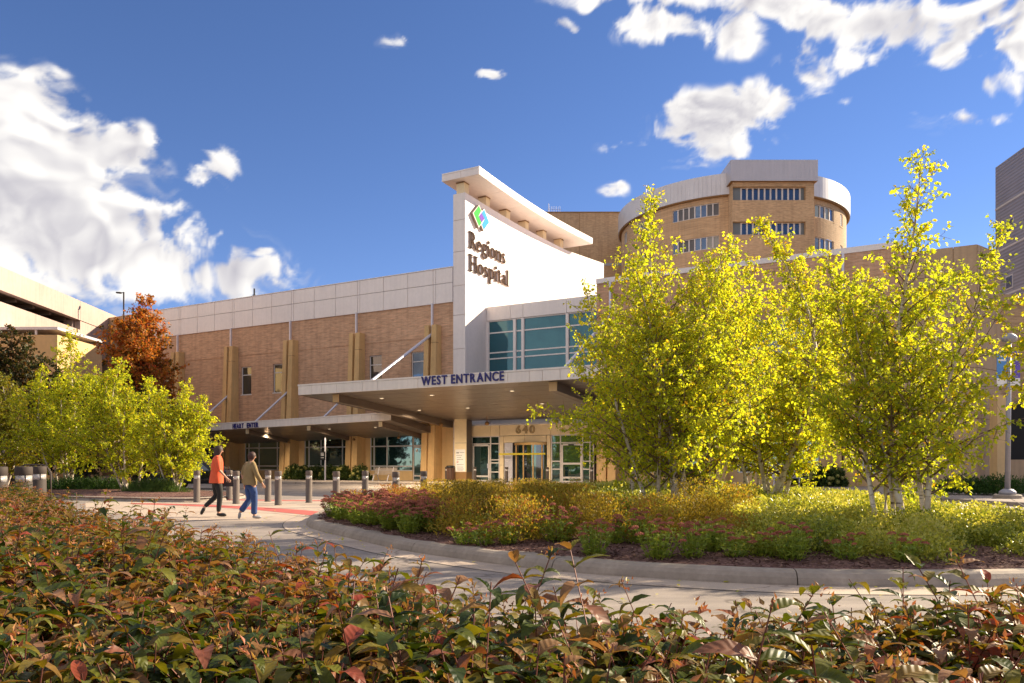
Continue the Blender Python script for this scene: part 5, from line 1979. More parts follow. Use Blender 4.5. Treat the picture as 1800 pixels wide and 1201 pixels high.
# --- mulch chips on the open strip
n = 16000
k = rng.integers(0, len(ISL), n * 3)
pp = np.array([[p.x, p.y] for p in ISL])
q = 1 - rng.uniform(.02, .22, n * 3)
xy = np.array([IC.x, IC.y]) + (pp[k] - np.array([IC.x, IC.y])) * q[:, None] + rng.normal(0, .05, (n * 3, 2))
keep = (xy[:, 1] < 19) & (isl_in(xy[:, 0], xy[:, 1]) < .965)
xy = xy[keep][:n]
n = len(xy)
P = np.stack([xy[:, 0], xy[:, 1], isl_z(xy[:, 0], xy[:, 1]) + rng.uniform(0, .02, n)], 1)
LL = rng.uniform(.03, .08, n)
V, T = leaf_arrays(P, rng.normal(0, 1, (n, 3)) * np.array([1, 1, .22]), rng.normal(0, .35, (n, 3)) + np.array([0, 0, 1]), LL, LL * .35, .1, 0)
o = bpy.data.objects.new('mulch_chips', np_mesh('mulch_chips', V, T, M['chip'], np.repeat(rng.uniform(0, 1, n), 4)))
COL.objects.link(o)
tag(o, 'loose reddish brown bark chips strewn inside the island kerb', 'mulch', kind='stuff')

# --- low planting of the left bed
def low_plant(name, label, cat, cx, cy, rx, ry, h, n, L, mat, tc_, seed, z=.15, asp=.35):
    gg = np.random.default_rng(seed)
    P, A, Nn, LL, WW = mound_leaves(gg, n, rx, ry, h, L, asp, .45, .8)
    P[:, 2] *= .75 + .25 * gg.uniform(0, 1, n)
    V, T = leaf_arrays(P, A, Nn, LL, WW)
    o = bpy.data.objects.new(name, np_mesh(name, V, T, M[mat], np.repeat(np.clip(tc_ + gg.normal(0, .22, n), 0, 1), 4)))
    COL.objects.link(o)
    o.location = (cx, cy, z)
    return tag(o, label, cat)


a = gnd(150, 872)
low_plant('low_evergreen', 'spreading dark green low shrub under the left birches', 'shrub', a.x, a.y + 1.0, 2.0, .9, .55, 7000, .09, 'grassy', .5, 1)
a = gnd(215, 873)
low_plant('low_evergreen', 'dark green low shrub beside the left light bollards', 'shrub', a.x - 3.0, a.y + 1.2, 1.6, .9, .55, 5000, .09, 'grassy', .55, 2)
a = gnd(258, 876)
low_plant('fountain_grass', 'grey green tufted grass mound at the tip of the left bed', 'grass', a.x, a.y + .6, 1.15, .7, .55, 7000, .13, 'grassy', .85, 3, asp=.10)
a = gnd(212, 868)
low_plant('dwarf_shrub', 'small shrub turning orange between the green mounds on the left bed', 'shrub', a.x, a.y + .3, .45, .4, .65, 1800, .07, 'spirea', .9, 4)
for i, (px_, py_, lab) in enumerate(((1720, 871, 'dark green low shrub left of the lamp post on the right sidewalk'), (1790, 872, 'dark green low shrub right of the lamp post on the right sidewalk'))):
    a = gnd(px_, py_, .12)
    low_plant('low_evergreen', lab, 'shrub', a.x, a.y + .9, 1.3, .8, .7, 4500, .10, 'grassy', .35, 30 + i)
# hydrangeas along the walls
def hydrangea(px_, d, label, r_=.75, h=.95):
    s = s_at(px_, d)
    p = W(s, d)
    t = thing('hydrangea', label, 'shrub', (p.x, p.y, .12), 0, 'hydrangeas along the wall')
    gg = np.random.default_rng(int(px_))
    P, A, Nn, LL, WW = mound_leaves(gg, 1500, r_, r_ * .8, h, .15, .7, .5, .2)
    V, T = leaf_arrays(P, A, Nn, LL, WW)
    fo = bpy.data.objects.new('foliage', np_mesh('foliage', V, T, M['hydleaf'], np.repeat(np.clip(gg.normal(.5, .25, len(P)), 0, 1), 4)))
    COL.objects.link(fo)
    fo.parent = t
    for k in range(13):
        q, e_ = gg.uniform(0, 6.28), gg.uniform(.1, 1.3)
        c = (math.cos(q) * math.cos(e_) * r_, math.sin(q) * math.cos(e_) * r_ * .8, math.sin(e_) * h)
        inst('flower_head', HYD, t, c, (0, 0, q), (gg.uniform(.75, 1.15),) * 3)


mb = MB()
gg = np.random.default_rng(3)
dirs = unit(gg.normal(0, 1, (70, 3)))
for dv in dirs:
    c = dv * .10
    rr_ = .034
    q1 = np.cross(dv, [0, 0, 1.0]); q1 = q1 / (np.linalg.norm(q1) + 1e-6)
    q2 = np.cross(dv, q1)
    mb.add([c + q1 * rr_, c + q2 * rr_, c - q1 * rr_, c - q2 * rr_, c + dv * .02], [(0, 1, 4), (1, 2, 4), (2, 3, 4), (3, 0, 4)])
HYD = mb.mesh('flower_head', M['hydhead'])
for px_, d, lab in ((516, -1.4, 'hydrangea left of the second tan pilaster under the lower canopy'), (534, -1.5, 'hydrangea with pale heads right of the small parking sign post'), (556, -1.5, 'hydrangea beside the parking sign post'), (579, -1.5, 'hydrangea under the middle of the glazed wall'), (602, -1.5, 'hydrangea at the right of the glazed wall, next to the third pilaster'), (634, -1.5, 'small hydrangea just left of the bench'),
                   (1195, -1.5, 'hydrangea behind the broad birch against the right wing'), (1225, -1.5, 'hydrangea right of the broad birch stems against the right wing'), (1440, -1.6, 'hydrangea with many heads beneath the leaning birch stem'), (1462, -1.6, 'hydrangea at the right of the leaning birch stem'), (1415, -1.6, 'hydrangea left of the leaning birch stem')):
    hydrangea(px_, d, lab)

# --- trees beyond the left edge: the photo shows them mirrored in the ground floor glass
src = [o for o in COL.objects if o.get('label') == 'dark green tree in the shade behind the left birches'][0]
for i, (x_, y_, s_) in enumerate(((-30, 19, 1.3), (-36, 25, 1.5), (-40, 14, 1.4), (-44, 27, 1.6), (-48, 18, 1.5), (-54, 28, 1.7), (-58, 16, 1.6), (-34, 9, 1.3))):
    r_ = src.copy()
    COL.objects.link(r_)
    r_.location, r_.rotation_euler, r_.scale = (x_, y_, 0), (0, 0, i * 1.1), (s_, s_, s_)
    r_['label'] = 'green tree outside the picture, seen only mirrored in the ground floor glass'
    r_['group'] = 'trees mirrored in the glass'
    for ch in list(src.children):
        k_ = ch.copy()
        COL.objects.link(k_)
        k_.parent = r_

# a few blown leaves on the drive and in the gutter
n = 260
gl_i = rng.integers(0, len(ISL), n)
P = np.array([[ISL[i].x, ISL[i].y, 0] for i in gl_i])
out = unit(P - np.array([IC.x, IC.y, 0]))
P = P + out * (rng.uniform(.03, 1.0, n) ** 2.2 * 2.2)[:, None]
P[:, 2] = .016
A = rng.normal(0, 1, (n, 3)) * np.array([1, 1, .1])
LL = rng.uniform(.035, .07, n)
V, T = leaf_arrays(P, A, rng.normal(0, .2, (n, 3)) + np.array([0, 0, 1]), LL, LL * .7, .18, -.1)
o = bpy.data.objects.new('fallen_leaves', np_mesh('fallen_leaves', V, T, M['birch'], np.repeat(rng.uniform(.5, 1, n), 4)))
COL.objects.link(o)
tag(o, 'yellow birch leaves blown into the gutter round the island', 'leaves', kind='stuff')

# ------------------------------------------------------------------ light bollards
def m_clear():
    g = NG('clear_lens_glass')
    t = g.n('ShaderNodeBsdfTransparent')
    gl = g.n('ShaderNodeBsdfPrincipled')
    gl.inputs['Base Color'].default_value = (.66, .62, .60, 1)
    gl.inputs['Roughness'].default_value = .15
    mx = g.n('ShaderNodeMixShader')
    mx.inputs[0].default_value = .55
    g.l(t.outputs[0], mx.inputs[1])
    g.l(gl.outputs[0], mx.inputs[2])
    g.l(mx.outputs[0], g.out.inputs[0])
    return g.m


M['clear'] = m_clear()


def bollard_meshes(mat):
    body = MB().lathe([(.112, 0), (.112, .02), (.105, .022), (.105, .765), (.098, .775)], 24).mesh('post', M[mat], True)
    cone = MB().lathe([(.096, .776), (.030, .895)], 18).mesh('reflector', M['lens'], True)
    cap = MB().lathe([(.105, .895), (.107, .90), (.107, 1.035), (.100, 1.05), (.0, 1.052)], 24).mesh('cap', M[mat], True)
    lens = MB().lathe([(.100, .777), (.100, .894)], 20).mesh('lens', M['clear'], True)
    rib = MB()
    for k in range(4):
        q = k * math.pi / 2 + .5
        rib.tube([(.098 * math.cos(q), .098 * math.sin(q), .77), (.098 * math.cos(q), .098 * math.sin(q), .90)], .007, 5)
    return [('post', body), ('reflector', cone), ('cap', cap), ('lens', lens), ('strut', rib.mesh('strut', M[mat]))]


def smoothen(o, a=35):
    for p in o.data.polygons:
        p.use_smooth = True


BM, BMD = bollard_meshes('bollard'), bollard_meshes('bollarddark')


def bollard(p, label, meshes, group, sc=(1, 1, 1), name='light_bollard'):
    t = thing(name, label, 'bollard', p, 0.3, group)
    t.scale = sc
    for nm, me in meshes:
        inst(nm, me, t)
    return t


fr_row = [(346, 883.3, 'bollard beside the rightmost left birch, leftmost of the front row'), (415, 886, 'bollard between the two walkers, second in the front row'),
          (489, 888.3, 'bollard just right of the walker in khaki, third in the front row'), (591, 891.5, 'bollard alone left of the red stonecrops, fourth in the front row'), (696, 895, 'bollard half hidden behind the red stonecrops, before the bench end')]
bk_row = [(403, 879, 'bollard at the back, half hidden by the walker in coral'), (471, 882, 'back row bollard just right of the khaki jacket'), (543, 884, 'back row bollard in front of the hydrangeas and sign post'),
          (642, 885.5, 'back row bollard at the left end of the bench'), (745, 887.5, 'rightmost back row bollard behind the golden shrubs')]
for px_, py_, lab in fr_row + bk_row:
    p = gnd(px_, py_)
    bollard((p.x, p.y, .004), 'brown light ' + lab, BM, 'light bollards along the crossing')
for px_, Y, lab in ((41.5, 16.0, 'stout dark light bollard at the left edge, front one of the pair'), (68, 18.2, 'stout dark light bollard at the left edge, right one of the pair'), (-3, 15.5, 'stout light bollard cut off by the left picture edge')):
    bollard(((px_ - PX) / F * Y, Y, 0), lab, BMD, 'stout light bollards at the left', (1.55, 1.55, 1.16))
lr = tag(MB().tube([(-.42, 0, 0), (-.42, 0, 1.10), (-.36, 0, 1.2), (-.28, 0, 1.25), (.18, 0, 1.25), (.30, 0, 1.2), (.40, 0, 1.05), (.40, 0, 0)], .022, 8).build('loop_rail', M['bollarddark'], None, True), 'dark bent tube rail behind the stout bollards at the left edge', 'rail')
lr.location = ((62 - PX) / F * 19.6, 19.6, 0)
for px_, d, lab in ((785, -1.4, 'left of the cream column'), (835, -1.4, 'in front of the left glass door'), (890.5, -1.5, 'left of the revolving door'), (962, -1.5, 'right of the revolving door'), (1040, -1.5, 'beside the right entrance door, behind birch leaves')):
    p = W(s_at(px_, d), d)
    bollard((p.x, p.y, .12), 'dark bronze light bollard ' + lab, BMD, 'dark bollards at the entrance', (1.0, 1.0, .92))

# ------------------------------------------------------------------ street furniture
def bench(px_, d, label, mat='wood'):
    p = W(s_at(px_, d), d)
    t = thing('bench', label, 'bench', (p.x, p.y, .12), RZ)
    for i in range(5):
        y, z = .26 + i * .025, .50 + i * .085
        ubox('back_slat', M[mat], t, -.95, .95, y, y + .03, z, z + .065)
    for i in range(5):
        ubox('seat_slat', M[mat], t, -.95, .95, -.22 + i * .095, -.145 + i * .095, .43, .455)
    for x in (-.62, .62):
        MB().tube([(x, -.34, 0), (x, -.16, .42), (x, .24, .42), (x, .40, .95)], .028, 6).tube([(x, .36, 0), (x, .18, .42)], .028, 6).build('leg', M['silver'], t)
    return t


bench(673, -2.3, 'weathered slatted bench beside the glass door under the lower canopy')
bench(1384, -2.2, 'pale slatted bench behind the birch stems against the right wing', 'silver')
p = W(s_at(571.5, -3.4), -3.4)
sp = thing('parking_sign', 'small black sign on a grey post in front of the hydrangeas', 'sign', (p.x, p.y, .1), RZ)
MB().box(-.045, .045, -.03, .03, 0, 3.0).build('post', M['silver'], sp)
pl = MB().box(-.42, .06, -.06, -.034, 1.45, 2.05).build('plate', M['black'], sp)
for z in (1.92, 1.84, 1.76, 1.60):
    ubox('text_line', M['lwhite'], pl, -.34, -.06, -.064, -.0605, z, z + .03)
p = W(s_at(791.5, -1.2), -1.2)
bn = thing('litter_bin', 'brown slatted litter bin left of the cream column', 'bin', (p.x, p.y, .12))
MB().lathe([(.22, 0), (.22, .08), (.27, .10), (.27, .92), (.22, .93)], 16).build('drum', M['black'], bn, True)
MB().lathe([(.29, .93), (.29, 1.0), (.2, 1.06)], 16).build('lid', M['black'], bn, True)
slat = MB().box(-.035, .035, -.015, .015, .12, .90).mesh('slat', M['brown'])
for k in range(18):
    q = k * math.pi / 9
    inst('slat', slat, bn, (.285 * math.cos(q), .285 * math.sin(q), 0), (0, 0, q + math.pi / 2))

# lamp post with two banners at the right
p = gnd(1771, 876, .12)
lpst = thing('lamp_post', 'grey lamp post with purple and blue banners on the right sidewalk', 'street lamp', p)
MB().lathe([(.42, -.02), (.42, .10), (.38, .13)], 20).build('footing', M['kerb'], lpst)
MB().lathe([(.26, .13), (.26, .22), (.16, .30), (.11, .32)], 16).build('base_cover', M['polegrey'], lpst, True)
MB().tube([(0, 0, .3), (.06, 0, 5.25)], [.085, .065], 12).build('pole', M['polegrey'], lpst, True)
MB().lathe([(.08, 5.25), (.22, 5.3), (.24, 5.42), (.10, 5.55)], 14, (.06, 0, 0)).build('lamp_head', M['polegrey'], lpst, True)
for sgn, mt, x0, x1 in ((1, 'banner', .10, .42), (-1, 'bannerblue', -.36, -.02)):
    b = ubox('banner', M[mt], lpst, x0, x1, -.008, .008, 4.05, 5.0)
    ubox('banner_foot', M['lwhite'], lpst, x0, x1, -.009, .009, 3.78, 4.046)
    ubox('banner_crest', M['lwhite'], lpst, x0 + .03, x1 - .03, -.0095, .0095, 4.62, 4.68)
    for z in (3.76, 5.01):
        MB().tube([(.04, 0, z), (x1 if sgn > 0 else x0, 0, z)], .012, 6).build('banner_rod', M['polegrey'], lpst)

# bicycle parked at the far right wall
p = gnd(1630, 846, .12)
bk = thing('bicycle', 'small purple bicycle parked far behind the tall birch', 'bicycle', (p.x * .96, p.y * .96, .12), .9)
def torus(r_, t_, n=22, m=6):
    mb = MB()
    vs, fs = [], []
    for i in range(n):
        a = 2 * math.pi * i / n
        for j in range(m):
            b = 2 * math.pi * j / m
            vs.append(((r_ + t_ * math.cos(b)) * math.cos(a), t_ * math.sin(b), (r_ + t_ * math.cos(b)) * math.sin(a)))
    for i in range(n):
        for j in range(m):
            fs.append((i * m + j, ((i + 1) % n) * m + j, ((i + 1) % n) * m + (j + 1) % m, i * m + (j + 1) % m))
    return mb.add(vs, fs)
wm = torus(.33, .02).mesh('wheel', M['rubber'], True)
for x in (-.52, .52):
    inst('wheel', wm, bk, (x, 0, .35))
fb = MB()
for a, b in (((-.52, 0, .35), (-.1, 0, .32)), ((-.1, 0, .32), (-.22, 0, .82)), ((-.52, 0, .35), (-.2, 0, .76)), ((-.1, 0, .32), (.36, 0, .72)), ((-.2, 0, .78), (.36, 0, .78)), ((.52, 0, .35), (.33, 0, .92))):
    fb.tube([a, b], .022, 6)
fb.build('frame', M['banner'], bk)
MB().tube([(.36, -.25, .98), (.33, 0, .94), (.36, .25, .98)], .014, 6).build('handlebar', M['black'], bk)
MB().hexa([(-.36, -.05, .84), (-.1, -.02, .86), (-.1, .02, .86), (-.36, .05, .84), (-.36, -.07, .89), (-.1, -.02, .9), (-.1, .02, .9), (-.36, .07, .89)]).build('saddle', M['black'], bk)

# parked car, seen between the walkers
car = thing('parked_car', 'black car parked behind the walkers, mostly hidden by the birch', 'car', ((352 - PX) / F * 39, 39, .0), R(-6))
prof = [(-2.25, .30), (-2.28, .55), (-2.2, .82), (-1.55, .92), (-.85, 1.34), (-.3, 1.45), (.45, 1.42), (1.15, 1.02), (1.95, .86), (2.2, .70), (2.26, .45), (2.2, .28)]
mb = MB()
vs, fs = [], []
npf = len(prof)
for (wy, sh) in ((-.90, 0), (-.86, 1), (.86, 1), (.90, 0)):
    for (x_, z_) in prof:
        inn = max(0, (z_ - .85)) * .38
        y_ = (abs(wy) - (inn if True else 0)) * (1 if wy > 0 else -1)
        vs.append((x_ * (1 if sh else .985), y_ if sh else y_ * 1.0, z_ if sh else .30 + (z_ - .30) * .97))
for r_ in range(3):
    for k in range(npf):
        fs.append((r_ * npf + k, r_ * npf + (k + 1) % npf, (r_ + 1) * npf + (k + 1) % npf, (r_ + 1) * npf + k))
fs += [tuple(range(npf)), tuple(range(3 * npf, 4 * npf))[::-1]]
mb.add(vs, fs)
mb.build('body', M['carpaint'], car, True, bevel=.03, fixn=True)
for sy in (-1, 1):
    yy = lambda z: sy * (.905 - max(0, z - .85) * .38)
    MB().add([(-1.35, yy(.95), .95), (.95, yy(.95), .95), (.38, yy(1.36), 1.36), (-.75, yy(1.33), 1.33)], [(0, 1, 2, 3)]).build('side_window', M['glassd'], car)
MB().add([(.50, -.66, 1.405), (.50, .66, 1.405), (1.13, .80, 1.045), (1.13, -.80, 1.045)], [(0, 1, 2, 3)]).build('windscreen', M['glassd'], car)
tyre = torus(.24, .085, 24, 8).mesh('tyre', M['rubber'], True)
rim_ = MB().tube([(0, -.07, 0), (0, .07, 0)], .19, 14).mesh('rim', M['silver'])
for x in (-1.4, 1.4):
    for sy in (-1, 1):
        wo = inst('wheel', tyre, car, (x, sy * .80, .325))
        inst('rim', rim_, wo)
for sy in (-1, 1):
    ubox('headlight', M['lens'], car, 2.08, 2.2, sy * .62 - .16, sy * .62 + .16, .62, .74)
    ubox('tail_light', M['tail'], car, -2.26, -2.17, sy * .66 - .14, sy * .66 + .14, .68, .84)

# ------------------------------------------------------------------ people
def skin_surface(name, verts, edges, radii, mat, parent, sub=2):
    me = bpy.data.meshes.new(name)
    me.from_pydata(verts, edges, [])
    o = bpy.data.objects.new(name, me)
    COL.objects.link(o)
    md = o.modifiers.new('skin', 'SKIN')
    md.use_smooth_shade = True
    for i, r_ in enumerate(radii):
        sv = me.skin_vertices[0].data[i]
        sv.radius = (r_, r_) if isinstance(r_, (int, float)) else r_
        sv.use_root = (i == 0)
    sb_ = o.modifiers.new('sub', 'SUBSURF')
    sb_.levels = sb_.render_levels = sub
    dg = bpy.context.evaluated_depsgraph_get()
    dg.update()
    m2 = bpy.data.meshes.new_from_object(o.evaluated_get(dg))
    bpy.data.objects.remove(o, do_unlink=True)
    m2.materials.clear()
    m2.materials.append(mat)
    m2.polygons.foreach_set('use_smooth', [True] * len(m2.polygons))
    m2.name = name
    r = bpy.data.objects.new(name, m2)
    COL.objects.link(r)
    r.parent = parent
    return r


class Chain:
    def __init__(self):
        self.v, self.e, self.r = [], [], []

    def add(self, pts, start=None):
        prev = start
        out = []
        for p, r_ in pts:
            self.v.append(p)
            self.r.append(r_)
            k = len(self.v) - 1
            if prev is not None:
                self.e.append((prev, k))
            prev = k
            out.append(k)
        return out


def loft(rings, n=18, close=True):
    """rings of (centre, rx, ry[, tilt]) stacked into a garment"""
    mb = MB()
    vs, fs = [], []
    for (c, rx, ry) in rings:
        for k in range(n):
            q = 2 * math.pi * k / n
            vs.append((c[0] + rx * math.cos(q), c[1] + ry * math.sin(q), c[2]))
    for i in range(len(rings) - 1):
        for k in range(n):
            fs.append((i * n + k, i * n + (k + 1) % n, (i + 1) * n + (k + 1) % n, (i + 1) * n + k))
    return mb.add(vs, fs)


def person(label, loc, rz, H, J, top_m, leg_m, hair_m, shoe_ms, top_rings, sleeve_end, trouser_r, hair_style):
    k = H / 1.68
    t = thing('person', label, 'person', loc, rz)
    t.scale = (k, k, k)
    c = Chain()
    pel = c.add([((0, 0, .93), .11), ((.01, 0, 1.08), .10), ((.02, 0, 1.24), .115), ((.02, 0, 1.37), .10), ((.035, 0, 1.45), .048), ((.05, 0, 1.52), .052), ((.06, 0, 1.585), .082), ((.055, 0, 1.64), .068)])
    c.add([((.135, 0, 1.56), .012), ((.155, 0, 1.548), .012)], pel[6])        # nose
    for sy in (-1, 1):
        c.add([((.045, sy * .078, 1.572), .014)], pel[6])                     # ears
    for side, sy in (('R', -1), ('L', 1)):
        hip, kn, an_, toe = J['leg' + side]
        c.add([((0, sy * .09, .90), .085), (hip, .082), (kn, .052), (tuple((np.array(kn) * .55 + np.array(an_) * .45)), .050), (an_, .034), (toe, .028)], pel[0])
        sh, el, wr = J['arm' + side]
        a = c.add([(sh, .055), (tuple((np.array(sh) + np.array(el)) / 2), .045), (el, .036), (tuple((np.array(el) + np.array(wr)) / 2), .033), (wr, .024)], pel[3])
        dv = np.array(wr) - np.array(el)
        dv = dv / np.linalg.norm(dv)
        side_v = np.cross(dv, np.array([0, sy * 1.0, 0]))
        side_v = side_v / (np.linalg.norm(side_v) + 1e-6)
        palm = np.array(wr) + dv * .05
        pm = c.add([(tuple(palm), (.030, .018))], a[-1])
        for f in range(4):
            o_ = palm + dv * .035 + side_v * (.024 - .016 * f)
            ln = (.062, .070, .066, .052)[f]
            curl = np.array([0, -sy * .35, 0]) + dv
            c.add([(tuple(o_), .0095), (tuple(o_ + dv * ln * .5), .009), (tuple(o_ + dv * ln * .5 + curl / np.linalg.norm(curl) * ln * .5), .0075)], pm[0])
        th = palm + side_v * .03
        c.add([(tuple(th), .010), (tuple(th + side_v * .022 + dv * .025), .009), (tuple(th + side_v * .026 + dv * .05), .008)], pm[0])
    skin_surface('body', c.v, c.e, c.r, M['skin'], t)
    # trousers
    lc = Chain()
    pv = lc.add([((0, 0, .96), .135), ((0, 0, .88), .128)])
    for side, sy in (('R', -1), ('L', 1)):
        hip, kn, an_, toe = J['leg' + side]
        mid = tuple((np.array(kn) + np.array(an_)) / 2)
        low = tuple(np.array(an_) * .96 + np.array(kn) * .04)
        lc.add([((0, sy * .092, .84), .108), (tuple((np.array(hip) + np.array(kn)) / 2), trouser_r[0]), (kn, trouser_r[1]), (mid, trouser_r[2]), (low, trouser_r[3])], pv[1])
    skin_surface('trousers', lc.v, lc.e, lc.r, M[leg_m], t)
    # top with sleeves
    tp_ = loft(top_rings, 20)
    rr_ = random.Random(3)
    nv = []
    for (x, y, z) in tp_.v:
        w_ = 1 + .035 * math.sin(7 * math.atan2(y, x) + z * 14) * max(0, min(1, (1.30 - z) * 3))
        nv.append((x * w_, y * w_, z))
    tp_.v = nv
    for side in 'RL':
        sh, el, wr = [np.array(q) for q in J['arm' + side]]
        if sleeve_end == 'elbow':
            e2 = el + (wr - el) * .12
            pts, rd = [sh + np.array([0, 0, .02]), sh * .6 + el * .4, el, e2], [.078, .072, .064, .062]
        else:
            pts, rd = [sh + np.array([0, 0, .02]), sh * .55 + el * .45, el, (el + wr) / 2, wr - (wr - el) * .03], [.080, .074, .064, .060, .052]
        tp_.tube([tuple(q) for q in pts], rd, 12)
        tp_.lathe([(.0, -.075), (.05, -.055), (.074, 0), (.055, .050), (.0, .066)], 10, tuple(sh + np.array([0, -.01 * np.sign(sh[1]), .01])))
    to = tp_.build('top', M[top_m], t, True)
    sb_ = to.modifiers.new('sub', 'SUBSURF')
    sb_.levels = sb_.render_levels = 1
    # hair: cap of overlapping locks with the face left free
    hm = MB()
    n1_, n2_ = 22, 12
    vs, fs = [], []
    for i in range(n2_ + 1):
        for j in range(n1_):
            q = 2 * math.pi * j / n1_
            front_ = max(0, math.cos(q))
            lowest = {'bob': -.13, 'short': -.095}[hair_style]
            zmax, zmin = .112, lowest * (1 - front_) + .055 * front_
            f = i / n2_
            z = zmax + (zmin - zmax) * f
            rad_ = math.sqrt(max(0, 1 - min(1, max(-.15, z) / .114) ** 2)) if z > 0 else 1 + (.10 if hair_style == 'bob' else -.18) * min(1, -z / .13)
            wav = 1 + .035 * math.sin(j * 2.6 + i * .7)
            vs.append((.045 + (.108 * rad_ * wav) * math.cos(q) * (1.0 if front_ == 0 else .92), .094 * rad_ * wav * math.sin(q), 1.585 + z))
    for i in range(n2_):
        for j in range(n1_):
            fs.append((i * n1_ + j, i * n1_ + (j + 1) % n1_, (i + 1) * n1_ + (j + 1) % n1_, (i + 1) * n1_ + j))
    fs.append(tuple(range(n1_)))
    hm.add(vs, fs).build('hair', M[hair_m], t, True)
    for sy in (-1, 1):
        inst('eye', EYE, t, (.128, sy * .032, 1.582))
    if hair_style == 'bob':
        gl_ = MB()
        for sy in (-1, 1):
            gl_.tube([(.142 + 0 * math.cos(a), sy * .034 + .024 * math.cos(a), 1.582 + .019 * math.sin(a)) for a in [i * math.pi / 6 for i in range(13)]], .003, 4)
            gl_.tube([(.140, sy * .058, 1.584), (.05, sy * .082, 1.586)], .003, 4)
        gl_.build('glasses', M['black'], t)
    # shoes
    for i, side in enumerate('RL'):
        hip, kn, an_, toe = [np.array(q) for q in J['leg' + side]]
        d_ = toe - an_
        fwd = d_ / np.linalg.norm(d_)
        heel = an_ - np.array([fwd[0], 0, fwd[2]]) * .05 + np.array([0, 0, -.035])
        pts = [heel, an_ * .6 + toe * .4 + np.array([0, 0, -.02]), toe, toe + fwd * .05]
        sh_ = MB().tube([tuple(q) for q in pts], [.038, .048, .044, .022], 10)
        so = sh_.build('shoe', M[shoe_ms], t, True)
        s2 = so.modifiers.new('sub', 'SUBSURF')
        s2.levels = s2.render_levels = 1
    return t


EYE = MB().lathe([(.0, -.008), (.007, -.004), (.008, 0), (.007, .004), (0, .008)], 8).mesh('eye', M['black'], True)
JA = {'legR': ((.03, -.09, .86), (.07, -.09, .50), (.03, -.085, .085), (.17, -.10, .045)),
      'legL': ((-.03, .09, .86), (.0, .10, .49), (-.28, .10, .22), (-.33, .10, .09)),
      'armR': ((.0, -.185, 1.385), (.03, -.26, 1.12), (.20, -.22, .93)),
      'armL': ((.0, .185, 1.385), (-.09, .25, 1.12), (-.02, .23, .90))}
ringsA = [((-.01, 0, .80), .165, .205), ((-.005, 0, .90), .165, .215), ((.0, 0, 1.02), .145, .195), ((.01, 0, 1.16), .135, .180), ((.015, 0, 1.28), .138, .195), ((.015, 0, 1.37), .120, .205), ((.02, 0, 1.42), .090, .150), ((.03, 0, 1.455), .062, .070)]
p = gnd(381, 908.5)
person('woman in a coral tunic and black trousers walking right past the bollards', (p.x, p.y, .004), R(24), 1.70, JA, 'coral', 'blackcloth', 'hair', 'shoe', ringsA, 'elbow', (.092, .070, .064, .050), 'bob')
JB = {'legR': ((.03, -.09, .86), (.07, -.09, .50), (.06, -.085, .085), (.20, -.10, .045)),
      'legL': ((-.03, .09, .86), (.03, .10, .49), (-.22, .10, .17), (-.24, .10, .05)),
      'armR': ((-.01, -.19, 1.37), (.05, -.27, 1.12), (.20, -.25, .90)),
      'armL': ((-.01, .19, 1.37), (-.10, .25, 1.12), (-.06, .24, .88))}
ringsB = [((-.01, 0, .86), .165, .215), ((-.005, 0, .94), .165, .215), ((-.01, 0, 1.06), .155, .205), ((-.01, 0, 1.18), .150, .200), ((0, 0, 1.29), .145, .205), ((.01, 0, 1.37), .125, .205), ((.02, 0, 1.42), .090, .150), ((.03, 0, 1.455), .066, .074)]
p = gnd(440, 912.5)
person('person in a khaki jacket and blue jeans walking right, seen from behind', (p.x, p.y, .004), R(42), 1.54, JB, 'khaki', 'denim', 'hair2', 'shoe2', ringsB, 'wrist', (.102, .084, .082, .080), 'short')
bgp = W(s_at(0), 0)
bag = tag(MB().hexa([(-.16, -.05, 0), (.16, -.05, 0), (.16, .05, 0), (-.16, .05, 0), (-.14, -.04, .26), (.14, -.04, .26), (.14, .04, .26), (-.14, .04, .26)]).tube([(-.1, 0, .25), (-.06, 0, .48), (.06, 0, .48), (.1, 0, .25)], .012, 6).build('handbag', M['black'], None, bevel=.02), 'black handbag carried at the far side of the woman in coral', 'handbag')
pa = gnd(381, 908.5)
bag.location = (pa.x + .12, pa.y + .32, .72)
bag.rotation_euler = (0, 0, R(24))

# ------------------------------------------------------------------ foreground hedge
def leaf_template(seg, droop, fold, ruffle, seed, wid=.345):
    gg = np.random.default_rng(seed)
    xs = np.linspace(0, 1, seg + 1)
    V, T = [], []
    tw_ = gg.uniform(-.25, .25)
    for i, x_ in enumerate(xs):
        w_ = wid * (math.sin(math.pi * min(1, x_ ** .80)) ** .85) * .5 + (.012 if i == 0 else 0)
        if i == seg:
            w_ = .004
        ang = droop * x_
        cx_ = math.sin(max(1e-4, ang)) / max(1e-4, droop) if droop > .01 else x_
        cz_ = -(1 - math.cos(ang)) / max(1e-4, droop) if droop > .01 else 0
        tz = tw_ * x_
        for sgn in (-1, 0, 1):
            y_ = sgn * w_
            z_ = cz_ + abs(sgn) * w_ * fold + (ruffle * math.sin(x_ * 19 + sgn) * w_ if sgn else 0)
            V.append((cx_, y_ * math.cos(tz) - 0 * z_, z_ + y_ * math.sin(tz)))
    for i in range(seg):
        for j in (0, 1):
            a, b, c_, d_ = i * 3 + j, (i + 1) * 3 + j, (i + 1) * 3 + j + 1, i * 3 + j + 1
            T += [(a, b, c_), (a, c_, d_)]
    return np.array(V), np.array(T)


